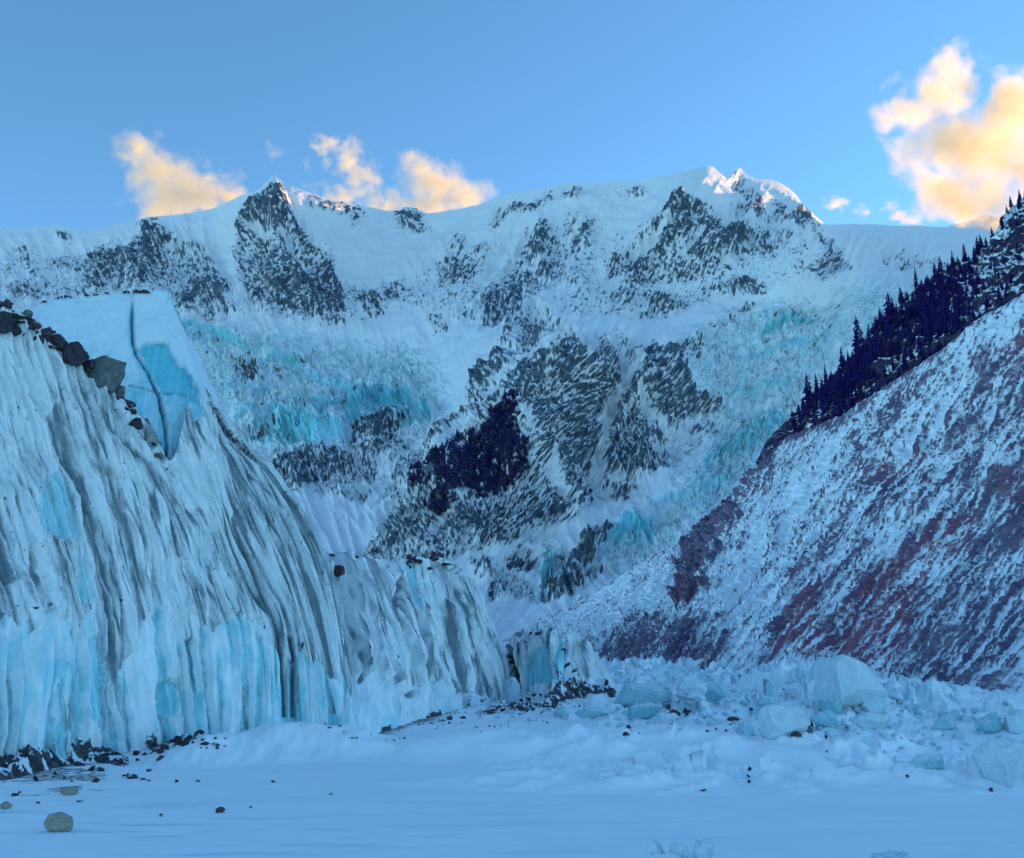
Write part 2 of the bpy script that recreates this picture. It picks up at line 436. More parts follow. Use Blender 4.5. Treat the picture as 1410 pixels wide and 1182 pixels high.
ROCK = [(.80, [(381, 258), (402, 278), (416, 305), (440, 335), (454, 365), (464, 392), (476, 443), (467, 456), (440, 454), (405, 437), (365, 419), (346, 430), (332, 402), (324, 365), (332, 338), (335, 300), (357, 284)]),
        (.66, [(230, 330), (278, 340), (297, 357), (319, 402), (319, 440), (284, 443), (241, 429), (230, 392)]),
        (.72, [(467, 392), (489, 397), (508, 413), (521, 405), (548, 381), (559, 392), (548, 413), (524, 438), (502, 435), (475, 415)]),
        (.66, [(414, 268), (446, 284), (473, 279), (500, 284), (502, 300), (486, 311), (459, 295), (424, 283)]),
        (.95, [(550, 283), (562, 292), (576, 293), (592, 313), (572, 312), (545, 308)]),
        (.68, [(65, 354), (89, 355), (111, 358), (133, 334), (159, 346), (184, 335), (203, 322), (229, 321), (258, 341), (258, 400), (208, 400), (147, 404), (120, 398), (111, 376), (80, 364)]),
        (.95, [(186, 340), (203, 322), (218, 326), (222, 368), (200, 372)]),
        (.52, [(8, 392), (60, 380), (80, 405), (50, 416), (20, 412)]), (.52, [(-30, 350), (22, 368), (26, 384), (-30, 400)]), (.55, [(20, 338), (42, 340), (40, 356), (26, 358)]),
        (.9, [(194, 307), (204, 306), (204, 313), (194, 313)]), (.9, [(213, 299), (219, 297), (219, 303), (213, 304)]), (.8, [(80, 324), (91, 324), (90, 329), (80, 329)]),
        (.85, [(677, 309), (690, 286), (711, 279), (732, 280), (764, 268), (764, 275), (736, 289), (712, 290), (694, 299), (684, 311)]),
        (.85, [(776, 267), (796, 265), (795, 272), (776, 274)]), (.55, [(850, 262), (888, 258), (886, 270), (860, 274)]),
        (.60, [(600, 352), (628, 344), (652, 352), (650, 394), (600, 394)]), (.55, [(617, 328), (640, 328), (640, 346), (617, 346)]), (.6, [(655, 338), (671, 338), (670, 347), (655, 347)]),
        (.70, [(698, 358), (711, 341), (728, 315), (743, 309), (757, 315), (770, 341), (777, 324), (781, 298), (804, 309), (817, 314), (815, 332), (792, 349), (783, 366), (779, 392), (766, 402),
               (745, 411), (736, 418), (719, 438), (703, 480), (689, 482), (704, 445), (664, 443), (653, 422), (664, 407), (685, 396), (692, 375)]),
        (.50, [(590, 440), (612, 436), (614, 455), (596, 460)]), (.6, [(627, 432), (641, 430), (640, 440), (627, 440)]),
        (.74, [(838, 374), (871, 343), (912, 307), (936, 273), (965, 281), (994, 295), (1009, 283), (1045, 282), (1052, 300), (1081, 297), (1100, 288), (1114, 302), (1102, 328), (1081, 343), (1033, 358), (985, 352),
               (1004, 370), (946, 386), (912, 391), (876, 398), (838, 390)]),
        (.90, [(1099, 289), (1113, 290), (1126, 321), (1146, 345), (1166, 378), (1132, 388), (1110, 374), (1134, 355), (1117, 326), (1104, 310)]),
        (.95, [(998, 246), (1012, 238), (1024, 240), (1044, 272), (1050, 286), (1036, 282), (1018, 262)]), (.5, [(1060, 272), (1085, 278), (1084, 296), (1064, 292)]),
        (.85, [(987, 402), (1010, 392), (1035, 386), (1056, 391), (1052, 400), (1010, 404)]), (.64, [(878, 437), (900, 412), (920, 400), (946, 418), (930, 442)]), (.6, [(838, 402), (880, 400), (878, 414), (842, 418)]),
        (.92, [(982, 453), (1019, 438), (1014, 450), (990, 457)]), (.85, [(928, 480), (976, 476), (957, 494), (934, 490)]), (.6, [(1000, 425), (1040, 418), (1044, 426), (1004, 432)]),
        (.60, [(1214, 348), (1250, 350), (1300, 366), (1260, 366), (1225, 362)]),
        # the buttress
        (.74, [(733, 418), (752, 448), (781, 462), (828, 466), (862, 486), (898, 488), (924, 508), (950, 550), (990, 558), (986, 572), (950, 578), (968, 590), (940, 612), (905, 650), (904, 672), (847, 668), (820, 676),
               (795, 708), (732, 716), (690, 705), (722, 660), (728, 620), (706, 546), (700, 520), (716, 470)]),
        (.62, [(720, 440), (700, 500), (706, 546), (680, 572), (640, 590), (585, 636), (566, 654), (520, 684), (540, 640), (610, 585), (670, 520), (700, 460)]),
        (.70, [(566, 654), (590, 670), (590, 704), (615, 706), (660, 684), (722, 660), (700, 706), (732, 716), (790, 708), (740, 722), (640, 730), (590, 735), (540, 770), (495, 762), (525, 730), (530, 690)]),
        (.90, [(640, 742), (667, 739), (681, 725), (717, 721), (744, 739), (715, 746), (680, 740)]), (.72, [(726, 714), (767, 700), (796, 707), (767, 726)]), (.92, [(698, 771), (719, 758), (741, 765), (736, 779), (706, 780)]),
        (.95, [(766, 785), (778, 763), (814, 763), (817, 780), (803, 792), (776, 789)]), (.88, [(750, 798), (808, 793), (828, 790), (803, 811), (776, 827), (750, 824)]), (.75, [(724, 796), (736, 800), (736, 818), (723, 826)]),
        (.85, [(672, 814), (700, 816), (698, 822), (672, 822)]), (.85, [(796, 747), (812, 735), (838, 732), (830, 747), (812, 752)]), (.85, [(834, 684), (872, 681), (862, 693), (842, 694)]), (.40, [(650, 765), (700, 780), (730, 800), (722, 826), (680, 830), (655, 800)]),
        (.70, [(366, 628), (430, 618), (478, 610), (549, 598), (580, 594), (535, 625), (512, 648), (467, 656), (399, 676)]), (.85, [(480, 584), (510, 578), (548, 578), (551, 608), (481, 608)]), (.42, [(440, 652), (520, 640), (500, 690), (450, 680)]),
        (.85, [(321, 494), (340, 495), (358, 508), (354, 530), (328, 524)]), (.8, [(337, 590), (368, 588), (363, 607), (345, 606)])]
THIN = [(.24, [(-60, 345), (110, 340), (200, 325), (300, 325), (345, 290), (420, 300), (470, 390), (540, 385), (600, 335), (700, 320), (790, 300), (850, 320), (930, 285), (1110, 295), (1165, 380), (1050, 400), (900, 450), (800, 440), (640, 450), (560, 430), (470, 462), (330, 442), (230, 446), (-60, 425)]), (.26, [(350, 650), (480, 575), (600, 590), (560, 680), (440, 690), (400, 680)]), (.40, [(733, 418), (690, 480), (640, 590), (540, 690), (495, 765), (560, 790), (640, 760), (740, 745), (800, 715), (910, 665), (990, 590), (955, 545), (880, 470), (780, 450)])]  # sparse rock speckle; over the upper wall also mid tones as painted shading
RIBS = [[(379, 243), (385, 275), (398, 302), (422, 330), (442, 356), (456, 390), (474, 440)], [(376, 262), (352, 295), (338, 320), (326, 350), (332, 402)], [(378, 290), (386, 330), (402, 370), (425, 410), (440, 448)],
        [(230, 332), (284, 343), (296, 381), (311, 424)], [(405, 260), (446, 282), (490, 290)], [(696, 479), (719, 434), (738, 412)], [(743, 309), (735, 345), (760, 390)], [(804, 309), (785, 345), (776, 385)],
        [(836, 370), (870, 340), (917, 304), (940, 276)], [(856, 386), (905, 350), (935, 320), (945, 280)], [(1045, 282), (1030, 310), (1000, 340), (985, 350)], [(1100, 290), (1118, 320), (1140, 345), (1164, 378)],
        [(705, 545), (732, 508), (759, 481), (781, 467), (760, 440), (733, 415)], [(808, 501), (828, 469), (837, 511), (854, 545)], [(869, 518), (896, 492), (921, 511), (948, 552), (988, 562)], [(847, 600), (857, 562), (881, 530)],
        [(783, 491), (808, 528), (832, 553), (823, 582), (815, 626)], [(724, 585), (752, 640), (790, 700)], [(600, 620), (650, 575), (700, 500)], [(705, 550), (660, 620), (590, 700)], [(847, 653), (904, 668)], [(203, 322), (205, 360), (195, 400)]]
GULLY = [([(342, 283), (318, 320), (293, 342), (310, 368), (338, 412), (352, 432)], 7), ([(389, 262), (412, 296), (438, 338)], 4), ([(389, 319), (402, 343), (418, 366)], 4), ([(345, 312), (370, 320)], 4),
         ([(786, 486), (805, 511), (832, 545), (842, 562)], 6), ([(842, 562), (828, 592), (823, 626), (820, 662)], 8), ([(818, 477), (803, 499), (806, 511)], 4.5), ([(837, 477), (852, 504), (858, 516), (863, 533), (847, 553), (841, 565)], 6),
         ([(881, 535), (889, 567), (897, 584)], 4), ([(718, 572), (742, 611), (759, 660), (773, 692)], 5), ([(884, 508), (862, 533)], 5), ([(680, 556), (737, 501), (774, 465)], 7), ([(900, 570), (930, 590), (960, 580)], 6), ([(900, 610), (940, 600)], 7),
         ([(696, 366), (736, 316), (750, 298)], 4), ([(777, 349), (804, 312)], 3.5), ([(735, 372), (760, 350)], 3.5), ([(871, 356), (922, 310)], 4), ([(997, 298), (1036, 312)], 9), ([(1050, 310), (1090, 318)], 6), ([(940, 345), (965, 320)], 4),
         ([(1112, 330), (1124, 350)], 7), ([(600, 650), (560, 700), (530, 740)], 5), ([(620, 700), (590, 735)], 4), ([(660, 600), (600, 640)], 4), ([(690, 735), (760, 735)], 6), ([(662, 390), (689, 349), (707, 320)], 6)]
SCARPS = [([(322, 571), (370, 562), (410, 560), (444, 557), (474, 566)], 9, .55), ([(382, 592), (416, 588), (439, 599), (481, 586)], 13, 1.0), ([(481, 566), (504, 545), (535, 547), (561, 541), (572, 556)], 17, 1.0), ([(575, 575), (592, 566), (598, 578)], 12, .8),
          ([(250, 455), (268, 446), (300, 456), (345, 480)], 8, .6), ([(360, 495), (395, 490), (420, 498)], 7, .5), ([(300, 530), (350, 540), (380, 545)], 7, .35), ([(420, 515), (470, 528), (500, 540)], 8, .4), ([(845, 738), (870, 727), (902, 728)], 13, 1.0),
          ([(1012, 605), (1045, 582), (1080, 565)], 14, .55), ([(1040, 462), (1080, 444), (1120, 436)], 9, .6), ([(1020, 500), (1070, 480), (1130, 462)], 8, .45), ([(1000, 545), (1040, 530), (1090, 520)], 8, .4), ([(960, 640), (1000, 625), (1040, 600)], 8, .4), ([(900, 700), (950, 680), (1000, 660)], 9, .45)]
ICE = [(1.0, [(235, 445), (400, 462), (560, 482), (600, 500), (615, 560), (595, 592), (520, 582), (470, 588), (390, 622), (330, 590), (280, 520)]),
       (0.8, [(1040, 425), (1130, 405), (1250, 392), (1330, 380), (1250, 450), (1140, 520), (1090, 590), (1040, 660), (960, 720), (890, 770), (840, 800), (790, 775), (850, 735),
              (920, 690), (955, 640), (985, 600), (955, 550), (935, 500), (960, 455)]),
       (1.0, [(752, 755), (770, 765), (762, 820), (735, 825), (742, 790)])]
CYAN = [(1.0, [(455, 560), (500, 545), (560, 548), (595, 575), (590, 592), (550, 580), (480, 585), (420, 605), (380, 622), (345, 600), (400, 590)]),
        (0.7, [(345, 575), (430, 575), (470, 588), (390, 625), (340, 612)]),
        (0.9, [(835, 735), (905, 728), (900, 752), (840, 752)]),
        (0.7, [(1010, 590), (1060, 565), (1080, 580), (1010, 640), (950, 670)]),
        (0.6, [(1050, 440), (1110, 430), (1090, 462), (1050, 470)]),
        (0.5, [(240, 445), (330, 460), (300, 480), (250, 470)]),
        (0.7, [(748, 755), (768, 765), (758, 822), (738, 822)])]

print('mountain')
cols = np.concatenate([np.linspace(-1500, -60, 50)[:-1], np.arange(-60, 1425, 1.42), np.linspace(1425, 4200, 90)])
NR = 440
sky_y = interp1([p[0] for p in SKYLINE], [p[1] for p in SKYLINE], cols)
sky_y = sky_y + 1.2 * fbm(cols / 30.0, cols * 0, 4, 0.6, 4)
tv = np.linspace(0, 1, NR)[:, None]
PX = np.broadcast_to(cols[None], (NR, len(cols)))
PY = 925 + (sky_y[None] - 925) * tv
wx = fbm(PX / 40, PY / 40, 4, 0.55, 21); wy = fbm(PX / 40, PY / 40, 4, 0.55, 47)
QX, QY = PX + 9 * wx, PY + 8 * wy
Yd = tps([c[:2] for c in CTRL], [c[2] for c in CTRL], PX, PY)
base = unproj(PX, PY, Yd)
nb = grid_normals(base)
nb *= np.sign(-(nb[..., 1:2] * 1.0 - nb[..., 2:3] * 0.3)); 
X, Yw, Z = base[..., 0], base[..., 1], base[..., 2]
rockw = np.maximum(region(QX, QY, ROCK, 13.0), region(QX, QY, THIN, 16.0))
hx_, hy_ = PX + 5 * wx, PY + 5 * wy
ribw = np.zeros_like(PX, dtype=np.float32); ribn = ribw.copy(); gulw = ribw.copy(); scw = ribw.copy(); scstep = ribw.copy()
for pl in RIBS:
    d_ = line_dist(hx_, hy_, pl); ribw = np.maximum(ribw, np.exp(-d_ / 15.0)); ribn = np.maximum(ribn, np.exp(-(d_ / 4.5) ** 2))
for pl, w_ in GULLY:
    gulw = np.maximum(gulw, np.exp(-(line_dist(hx_, hy_, pl) / w_) ** 2))
for pl, w_, g_ in SCARPS:
    xs_, ys_ = zip(*pl)
    dv_ = hy_ - 3 * wx - np.interp(PX, xs_, ys_); inx = smooth(xs_[0] - 6, xs_[0] + 8, hx_) * smooth(xs_[-1] + 6, xs_[-1] - 8, hx_)
    f_ = smooth(-1.5, 1.5, dv_) * smooth(w_ * 1.35, w_ * .7, dv_)
    scw = np.maximum(scw, f_ * inx * g_); scstep = np.maximum(scstep, inx * g_ * smooth(-40, 0, dv_) * smooth(w_, 0, dv_))
icew = region(QX + 10 * wy, QY + 8 * wx, ICE, 26.0)
cyw = region(QX, QY, CYAN, 7.0)
# crags: ridged noise, its lines run down the fall line; on the buttress they fan out from its crest
side = smooth(-60, 60, PX - (735 + (PY - 450) * 0.05))
onspur = smooth(440, 500, PY) * smooth(480, 560, PX) * (1 - smooth(960, 1000, PX))
XA = (PX - 705) * 3.0; ZA = (922 - PY) * 3.0        # metres as at the ridge; nearer rock shows finer grain
def fanned(fn):
    # the same relief drawn along either flank of the buttress, and along the dip of the wall elsewhere
    k = np.where(PX < 620, .40, -.45)
    out = fn(XA + k * ZA, ZA - k * .5 * XA) * (1 - onspur)
    L = fn(XA - .80 * ZA, ZA + .5 * XA); R = fn(XA + .75 * ZA, ZA - .5 * XA)
    return out + onspur * (L * (1 - side) + R * side)
big = ridged(XA / 260, ZA / 330, 4, 0.45, 3)
mid = fanned(lambda a, b: ridged(a / 62, b / 95, 4, 0.55, 9))
sml = fanned(lambda a, b: ridged(a / 22, b / 40, 4, 0.6, 19))
fine = fanned(lambda a, b: fbm(a / 10, b / 15, 4, 0.65, 15))
soft = fbm(X / 420, Z / 420, 4, 0.45, 31)
crev = ridged(XA / 44 + 1.1 * wx, (ZA + .25 * XA * np.where(PX > 700, -1, .3)) / 17 + 1.3 * wy, 5, 0.6, 27)
ice_flow = ridged(X / 180 + wx * 0.5, Yw / 120, 4, 0.5, 37)
edge = smooth(1.0, 0.965, tv) * 0.85 + 0.15
rk = smooth(0.02, 0.5, rockw)
flute = fanned(lambda a, b: ridged(a / 75, b / 300, 4, .5, 137))
disp = soft * 34 + (flute - .4) * 9 + rk * (big * 46 + mid * 20 + sml * 9 + fine * 3 - 34) + (1 - rk) * (fbm(X / 90, Z / 90, 4, 0.5, 41) * 9) + icew * (crev * 26 + ice_flow * 18 - 18) + cyw * crev * 14
disp = disp + ribw * 52 - gulw * 20 + scstep * 38
disp = disp * edge * smooth(0.0, 0.08, tv)
dirv = nb * 0.75 + np.array([0, -0.5, 0.0])
P = base + dirv * disp[..., None]
nf = grid_normals(P); nf *= np.sign(np.median(nf[..., 2]))
steep = 1 - nf[..., 2]
smoothsteep = blur(blur(steep, 10, 0), 10, 1)
rel = steep - smoothsteep
left = nf[..., 0]
led = fanned(lambda a_, b_: fbm(a_ / 46 + .6 * wx, b_ / 11 + .4 * wy, 4, .62, 111))             # snow on ledges
gly = fanned(lambda a_, b_: fbm(a_ / 11 + .4 * wy, b_ / 55, 4, .62, 115))                      # snow in runnels
iso = fbm(XA / 17, ZA / 17, 5, .7, 117)
brk = fbm(XA / 95, ZA / 110, 4, .55, 119)
fine2 = fbm(XA / 5.5, ZA / 7.0, 3, .65, 135)
rock = rockw * .78 - .13 + ribn * .20 * smooth(.1, .5, rockw) - gulw * 1.1 + (led * .62 + gly * .62 + iso * .40 + fine * .40 + fine2 * .62 + rel * .7 + (big - .42) * .28 + brk * .22 + (sml - .4) * .3) * smooth(.02, .3, rockw)
rock = np.where(rockw < 0.04, 0.0, rock)
rock = np.clip(rock, 0, 1.2) * (1 - smooth(60, 38, np.abs(PX - 385)) * smooth(266, 256, PY + 3 * wy))
icea = np.clip(scw * (.75 + .5 * fine) + icew * (0.08 + 0.55 * smooth(0.03, 0.36, rel) + 0.20 * brk) + cyw * (0.10 + 0.55 * smooth(0.0, 0.25, rel) + .3 * iso), 0, 1)
rock = np.maximum(rock * (1 - .8 * scw), icew * (1 - scw) * smooth(.30, .62, fbm(XA / 34 + wx, (ZA - .2 * XA * (PX > 700)) / 7 + wy, 4, .6, 131) + .5 * rel) * .72)  # dark crevasse lines: shade of the gaps painted in through the rock value
surf = np.stack([rock, icea, np.zeros_like(rock)], -1)
# the far side of the ridge, so that the wall is a mountain and not a face
back = [P[-1] + np.array([0, d, -d * s]) for d, s in ((40, 0.35), (150, 0.5), (500, 0.7), (1500, 0.8), (3200, 0.8))]
Pm = np.concatenate([P, np.stack(back)], 0)
sm = np.concatenate([surf, np.repeat(surf[-1:] * 0, len(back), 0)], 0)
nm_ = grid_normals(Pm); nm_ *= np.sign(np.median(nm_[..., 2])); nm_[:NR] = nf
gl = np.zeros(Pm.shape[:2], bool); gl[:NR] = (icew > 0.5)
gface = gl[:-1, :-1]
me = grid_mesh('mountain', Pm, {'surf': sm}, ~gface, normals=nm_)
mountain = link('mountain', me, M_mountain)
tag(mountain, 'snow covered mountain wall with dark crags and a pyramid peak closing the valley', 'mountain', kind='structure')
lg = gface & (np.broadcast_to(cols[None, :-1], gface.shape) < 700)
for msk, lab in ((lg, 'broken blue icefall hanging below the pyramid peak'), (gface & ~lg, 'long icefall running down beside the wooded slope')):
    o = link('icefall', grid_mesh('icefall', Pm, {'surf': sm}, msk, normals=nm_), M_glacier)
    tag(o, lab, 'glacier', kind='structure')
MOUNT = dict(P=P, PX=PX, PY=PY, n=nf)

# a farther summit that shows behind the glacier plateau
cx_ = np.linspace(1270, 1460, 120)
pk = interp1([1270, 1300, 1325, 1345, 1358, 1366, 1390, 1420, 1460], [325, 314, 306, 301, 296, 298, 301, 303, 320], cx_)
pk = pk + 0.8 * fbm(cx_ / 9, cx_ * 0, 4, 0.6, 5)
tt = np.linspace(0, 1, 30)[:, None]
Pp = unproj(cx_[None] + 0 * tt, 340 + (pk[None] - 340) * tt, 8200 + 900 * tt)
Pp[..., 1] -= 130 * ridged(Pp[..., 0] / 200, Pp[..., 2] / 260, 4, 0.5, 6) * smooth(1, .8, tt)
Pp = np.concatenate([Pp, Pp[-1:] + np.array([0, 300, -250]), Pp[-1:] + np.array([0, 1500, -1200])], 0)
o = link('distant_peak', grid_mesh('distant_peak', Pp, {'surf': np.stack([0.25 + 0 * Pp[..., 0], 0 * Pp[..., 0], 0 * Pp[..., 0]], -1)}), M_mountain)
tag(o, 'small rosy summit far behind the glacier plateau', 'mountain', kind='structure')

# ================================================================== guide-curve sheets (slopes whose fall lines are known)
def guide_sheet(guides, svals, s, nt, power=1.0):
    """guides: bottom-to-top pixel polylines. Returns PX, PY of shape (nt, len(s))."""
    tq = np.linspace(0, 1, nt) ** power
    out = []
    for g in guides:
        g = np.asarray(g, float)
        L = np.concatenate([[0], np.cumsum(np.hypot(*np.diff(g, axis=0).T))]); L /= L[-1]
        out.append(np.stack([interp1(L, g[:, 0], tq), interp1(L, g[:, 1], tq)], -1))
    G = np.stack(out)                                    # guides x nt x 2
    R = interp1(svals, G.reshape(len(guides), -1), s).reshape(len(s), nt, 2)
    return R[..., 0].T, R[..., 1].T, tq

print('hillside')
HB = [(690, 884), (740, 893), (790, 912), (830, 925), (868, 935), (905, 942), (945, 948), (1010, 955), (1100, 960), (1200, 967), (1320, 976), (1500, 990), (2000, 1040)]
HC = [(746, 859), (853, 795), (948, 735), (1007, 690), (1083, 604), (1150, 575), (1250, 512), (1410, 406), (1550, 365), (1700, 330), (1880, 300), (2250, 260), (3000, 260)]
HYB = [1000, 820, 520, 380, 320, 280, 250, 220, 195, 170, 148, 120, 95]
HYT = [1300, 1200, 1080, 1000, 900, 830, 740, 640, 560, 500, 450, 390, 330]
hs = np.linspace(0, 1, len(HB))
guides = []
for (bx, by), (tx, ty) in zip(HB, HC):
    f = np.linspace(0, 1, 5)
    sag = 0.05 * np.sin(f * np.pi)
    guides.append(np.stack([bx + (tx - bx) * f - sag * (ty - by) * 0.35, by + (ty - by) * f - sag * (tx - bx) * -0.2], -1))
sv = np.concatenate([np.linspace(0, 10.2 / 12, 620), np.linspace(10.2 / 12, 1, 40)[1:]])
PXh, PYh, tq = guide_sheet(guides, hs, sv, 470)
PYh = PYh + (5.0 * fbm(sv * 46, sv * 0, 4, .6, 87) + 2.0 * fbm(sv * 190, sv * 0, 3, .6, 88))[None] * (tq[:, None] ** 5)
yb = interp1(hs, HYB, sv)[None]; yt = interp1(hs, HYT, sv)[None]
T = tq[:, None]
Yh = yb + (yt - yb) * T ** 1.15
base = unproj(PXh, PYh, Yh)
X, Yw, Z = base[..., 0], base[..., 1], base[..., 2]
dist = np.hypot(X, Yw)
# arc length across (contour direction) in metres, for streaks that follow the fall line
du = np.linalg.norm(np.diff(base, axis=1), axis=-1); A = np.concatenate([np.zeros((du.shape[0], 1)), np.cumsum(du, 1)], 1)
dv = np.linalg.norm(np.diff(base, axis=0), axis=-1); B = np.concatenate([np.zeros((1, dv.shape[1])), np.cumsum(dv, 0)], 0)
A0 = A[235:236] * np.ones_like(A)
wob = fbm(A0 / 40, B / 60, 3, 0.5, 61)
st1 = ridged(A0 / 14 + 0.5 * wob, B / 150, 4, 0.55, 63)
st2 = fbm(A0 / 3.4 + 1.2 * wob, B / 70, 4, 0.6, 66)
st3 = fbm(A0 / 1.5 + 1.2 * wob, B / 24, 3, 0.65, 71)
bumpy = fbm(X / 5, Z / 5 + Yw / 9, 4, 0.6, 69)
boul = fbm(X / 1.7, Z / 1.7 + Yw / 3, 3, 0.6, 73)
gul = fbm(A0 / 45, B / 400, 3, 0.5, 75)
HGUL = [([(1284, 588), (1205, 652), (1130, 735), (1095, 800), (1066, 872)], 9, 5), ([(1420, 590), (1340, 690), (1270, 735), (1200, 805), (1150, 880)], 13, 6), ([(1420, 470), (1330, 560), (1240, 640), (1130, 770), (1085, 850)], 8, 3.5),
        ([(1420, 790), (1360, 865), (1300, 930)], 10, 3), ([(1180, 590), (1110, 690), (1040, 790), (1000, 850)], 9, 4), ([(1250, 540), (1170, 640), (1090, 730)], 7, 3), ([(1420, 690), (1340, 780), (1260, 890)], 9, 3), ([(1420, 540), (1300, 655), (1220, 745)], 7, 3)]
SCARP = [(1.0, [(860, 700), (1010, 686), (1030, 700), (1000, 745), (985, 770), (950, 800), (975, 812), (931, 842), (932, 790), (945, 740)])]
qx, qy = PXh + 10 * fbm(PXh / 22, PYh / 22, 4, 0.6, 81), PYh + 10 * fbm(PXh / 22, PYh / 22, 4, 0.6, 83)
scarp = region(qx, qy, [(1.0, [(1083, 580), (1060, 640), (1012, 690), (1022, 705), (992, 742), (1000, 760), (950, 800), (985, 808), (930, 845), (930, 795), (945, 745), (1005, 686), (1055, 625)])], 6)
RED = [(1.0, [(1062, 905), (1068, 868), (1100, 815), (1130, 790), (1118, 850), (1150, 880), (1130, 912)]),
       (1.0, [(1130, 912), (1150, 860), (1210, 770), (1240, 755), (1300, 700), (1345, 690), (1330, 740), (1270, 800), (1250, 880), (1215, 925), (1180, 905)]),
       (0.8, [(1195, 655), (1225, 625), (1285, 588), (1270, 610), (1215, 652)]),
       (0.8, [(1378, 490), (1412, 455), (1420, 470), (1390, 488)]),
       (0.5, [(1360, 620), (1420, 640), (1420, 700), (1370, 680)]),
       (0.6, [(1165, 655), (1195, 630), (1215, 600), (1200, 640), (1170, 668)]),
       (0.6, [(1085, 740), (1105, 725), (1100, 740), (1080, 765)]),
       (0.7, [(1080, 800), (1105, 760), (1130, 735), (1120, 765), (1095, 805)]),
       (0.7, [(931, 842), (935, 800), (990, 790), (960, 820)])]
redw = region(qx, qy, RED, 8)
cover = 0.435 + 0 * X                         # share of bare scree
cover += region(qx, qy, [(0.20, [(820, 890), (880, 850), (960, 850), (1010, 900), (960, 935), (850, 925)]),
                         (0.10, [(1200, 925), (1300, 870), (1410, 800), (1500, 860), (1500, 990), (1250, 975)]),
                         (0.12, [(1290, 600), (1420, 520), (1420, 760), (1300, 760)])], 22)
cover -= region(qx, qy, [(0.26, [(730, 870), (853, 790), (930, 760), (930, 845), (860, 850), (800, 905), (720, 905)]), (0.16, [(960, 800), (1090, 640), (1180, 560), (1200, 590), (1100, 720), (1010, 850)]),
                         (0.14, [(1130, 560), (1260, 480), (1420, 400), (1420, 450), (1300, 510), (1160, 590)]),
                         (0.22, [(1300, 915), (1360, 850), (1420, 790), (1420, 815), (1370, 870), (1320, 925)]),
                         (0.15, [(1060, 955), (1065, 915), (1150, 915), (1180, 950)])], 16)
disp = gul * 5 * np.clip(dist / 500, .2, 1) + (st1 - .4) * 2.2 * np.clip(dist / 350, .25, 1) + st2 * 0.7 * np.clip(dist / 300, .3, 1.5) + bumpy * 1.1 * np.clip(dist / 300, .3, 2) + boul * 0.55
disp = disp + scarp * (ridged(A0 / 20, B / 60, 4, .5, 85) * 8 - 2)
fold = ridged(A0 / 42 + .35 * wob, B / 600, 3, .5, 90)
hg = np.zeros_like(X)
for pl, w_, dp_ in HGUL:
    e_ = np.exp(-(line_dist(qx, qy, pl) / w_) ** 2); hg = np.maximum(hg, e_); disp = disp - .45 * dp_ * e_ * np.clip(dist / 400, .4, 1.5)
disp = disp + (fold - .4) * 2.6 * np.clip(dist / 450, .25, 1.3)
nb = grid_normals(base); nb *= np.where(nb[..., 2:3] < 0, -1, 1)
fade = smooth(1, .97, T) * smooth(0, .03, T) * .8 + .2
P = base + nb * (disp * fade)[..., None]
nf = grid_normals(P); nf *= np.sign(np.median(nf[..., 2]))
steep = 1 - nf[..., 2]
rel = steep - blur(blur(steep, 8, 0), 8, 1)
rock = cover + rel * 0.7 + st2 * 0.46 + st3 * 0.42 + boul * 0.16 + bumpy * 0.14 + (st1 - .4) * .25 + hg * .13 - (fold - .4) * .10 + scarp * 0.50 + redw * 0.07 + smooth(.955, .99, T + .012 * bumpy) * smooth(.28, .36, sv[None]) * smooth(.62, .5, sv[None]) * .35 + gul * .16 - 0.10
surf = np.stack([np.clip(rock, 0, 1.3), 0 * rock, np.clip(redw * 0.95, 0, 1)], -1)
# beyond its crest the slope falls into a small dip before the wooded rise
backr = [P[-1] + np.array([d * .6, d, -d * .35]) for d in (5, 20, 45)]
Ph = np.concatenate([P, np.stack(backr)], 0); sh = np.concatenate([surf, np.repeat(surf[-1:], 3, 0)], 0)
fl = np.stack([A0 + 2.0 * wob, B, 0 * B], -1); fl = np.concatenate([fl, np.repeat(fl[-1:], 3, 0)], 0)
o = link('hillside', grid_mesh('hillside', Ph, {'surf': sh, 'flow': fl}), M_hill)
tag(o, 'steep scree slope streaked with snow and red earth gullies', 'hillside', kind='structure')

print('forest ridge')
FB = [(1036, 660), (1080, 612), (1120, 602), (1160, 576), (1205, 548), (1250, 520), (1300, 492), (1350, 456), (1410, 414), (1520, 369), (1660, 332), (2200, 262), (3000, 262)]
FT = [(1056, 622), (1083, 583), (1108, 556), (1140, 524), (1182, 482), (1226, 432), (1268, 392), (1318, 362), (1357, 342), (1373, 318), (1386, 292), (1412, 268), (1470, 215)]
FYB = [1010, 905, 870, 830, 785, 740, 700, 672, 645, 575, 505, 395, 340]
FYT = [1030, 960, 960, 950, 950, 960, 980, 1000, 1010, 1000, 990, 1000, 1050]
FT2 = [1056, 1083, 1108, 1140, 1182, 1226, 1268, 1318, 1357, 1373, 1386, 1412, 1470]
fs = np.linspace(0, 1, len(FB)); sv = np.linspace(0, 1, 330)
guides = [np.stack([np.linspace(b[0], t[0], 4), np.linspace(b[1], t[1], 4)], -1) for b, t in zip(FB, FT)]
PXf, PYf, tq = guide_sheet(guides, fs, sv, 170)
T = tq[:, None]
Yf = interp1(fs, FYB, sv)[None] * (1 - T) + interp1(fs, FYT, sv)[None] * T + 12
base = unproj(PXf, PYf, Yf)
X, Yw, Z = base[..., 0], base[..., 1], base[..., 2]
nb = grid_normals(base); nb *= np.where(nb[..., 2:3] < 0, -1, 1)
rg = ridged(X / 50, Z / 60 + Yw / 80, 5, .55, 91); bm = fbm(X / 12, Z / 12 + Yw / 20, 4, .6, 93)
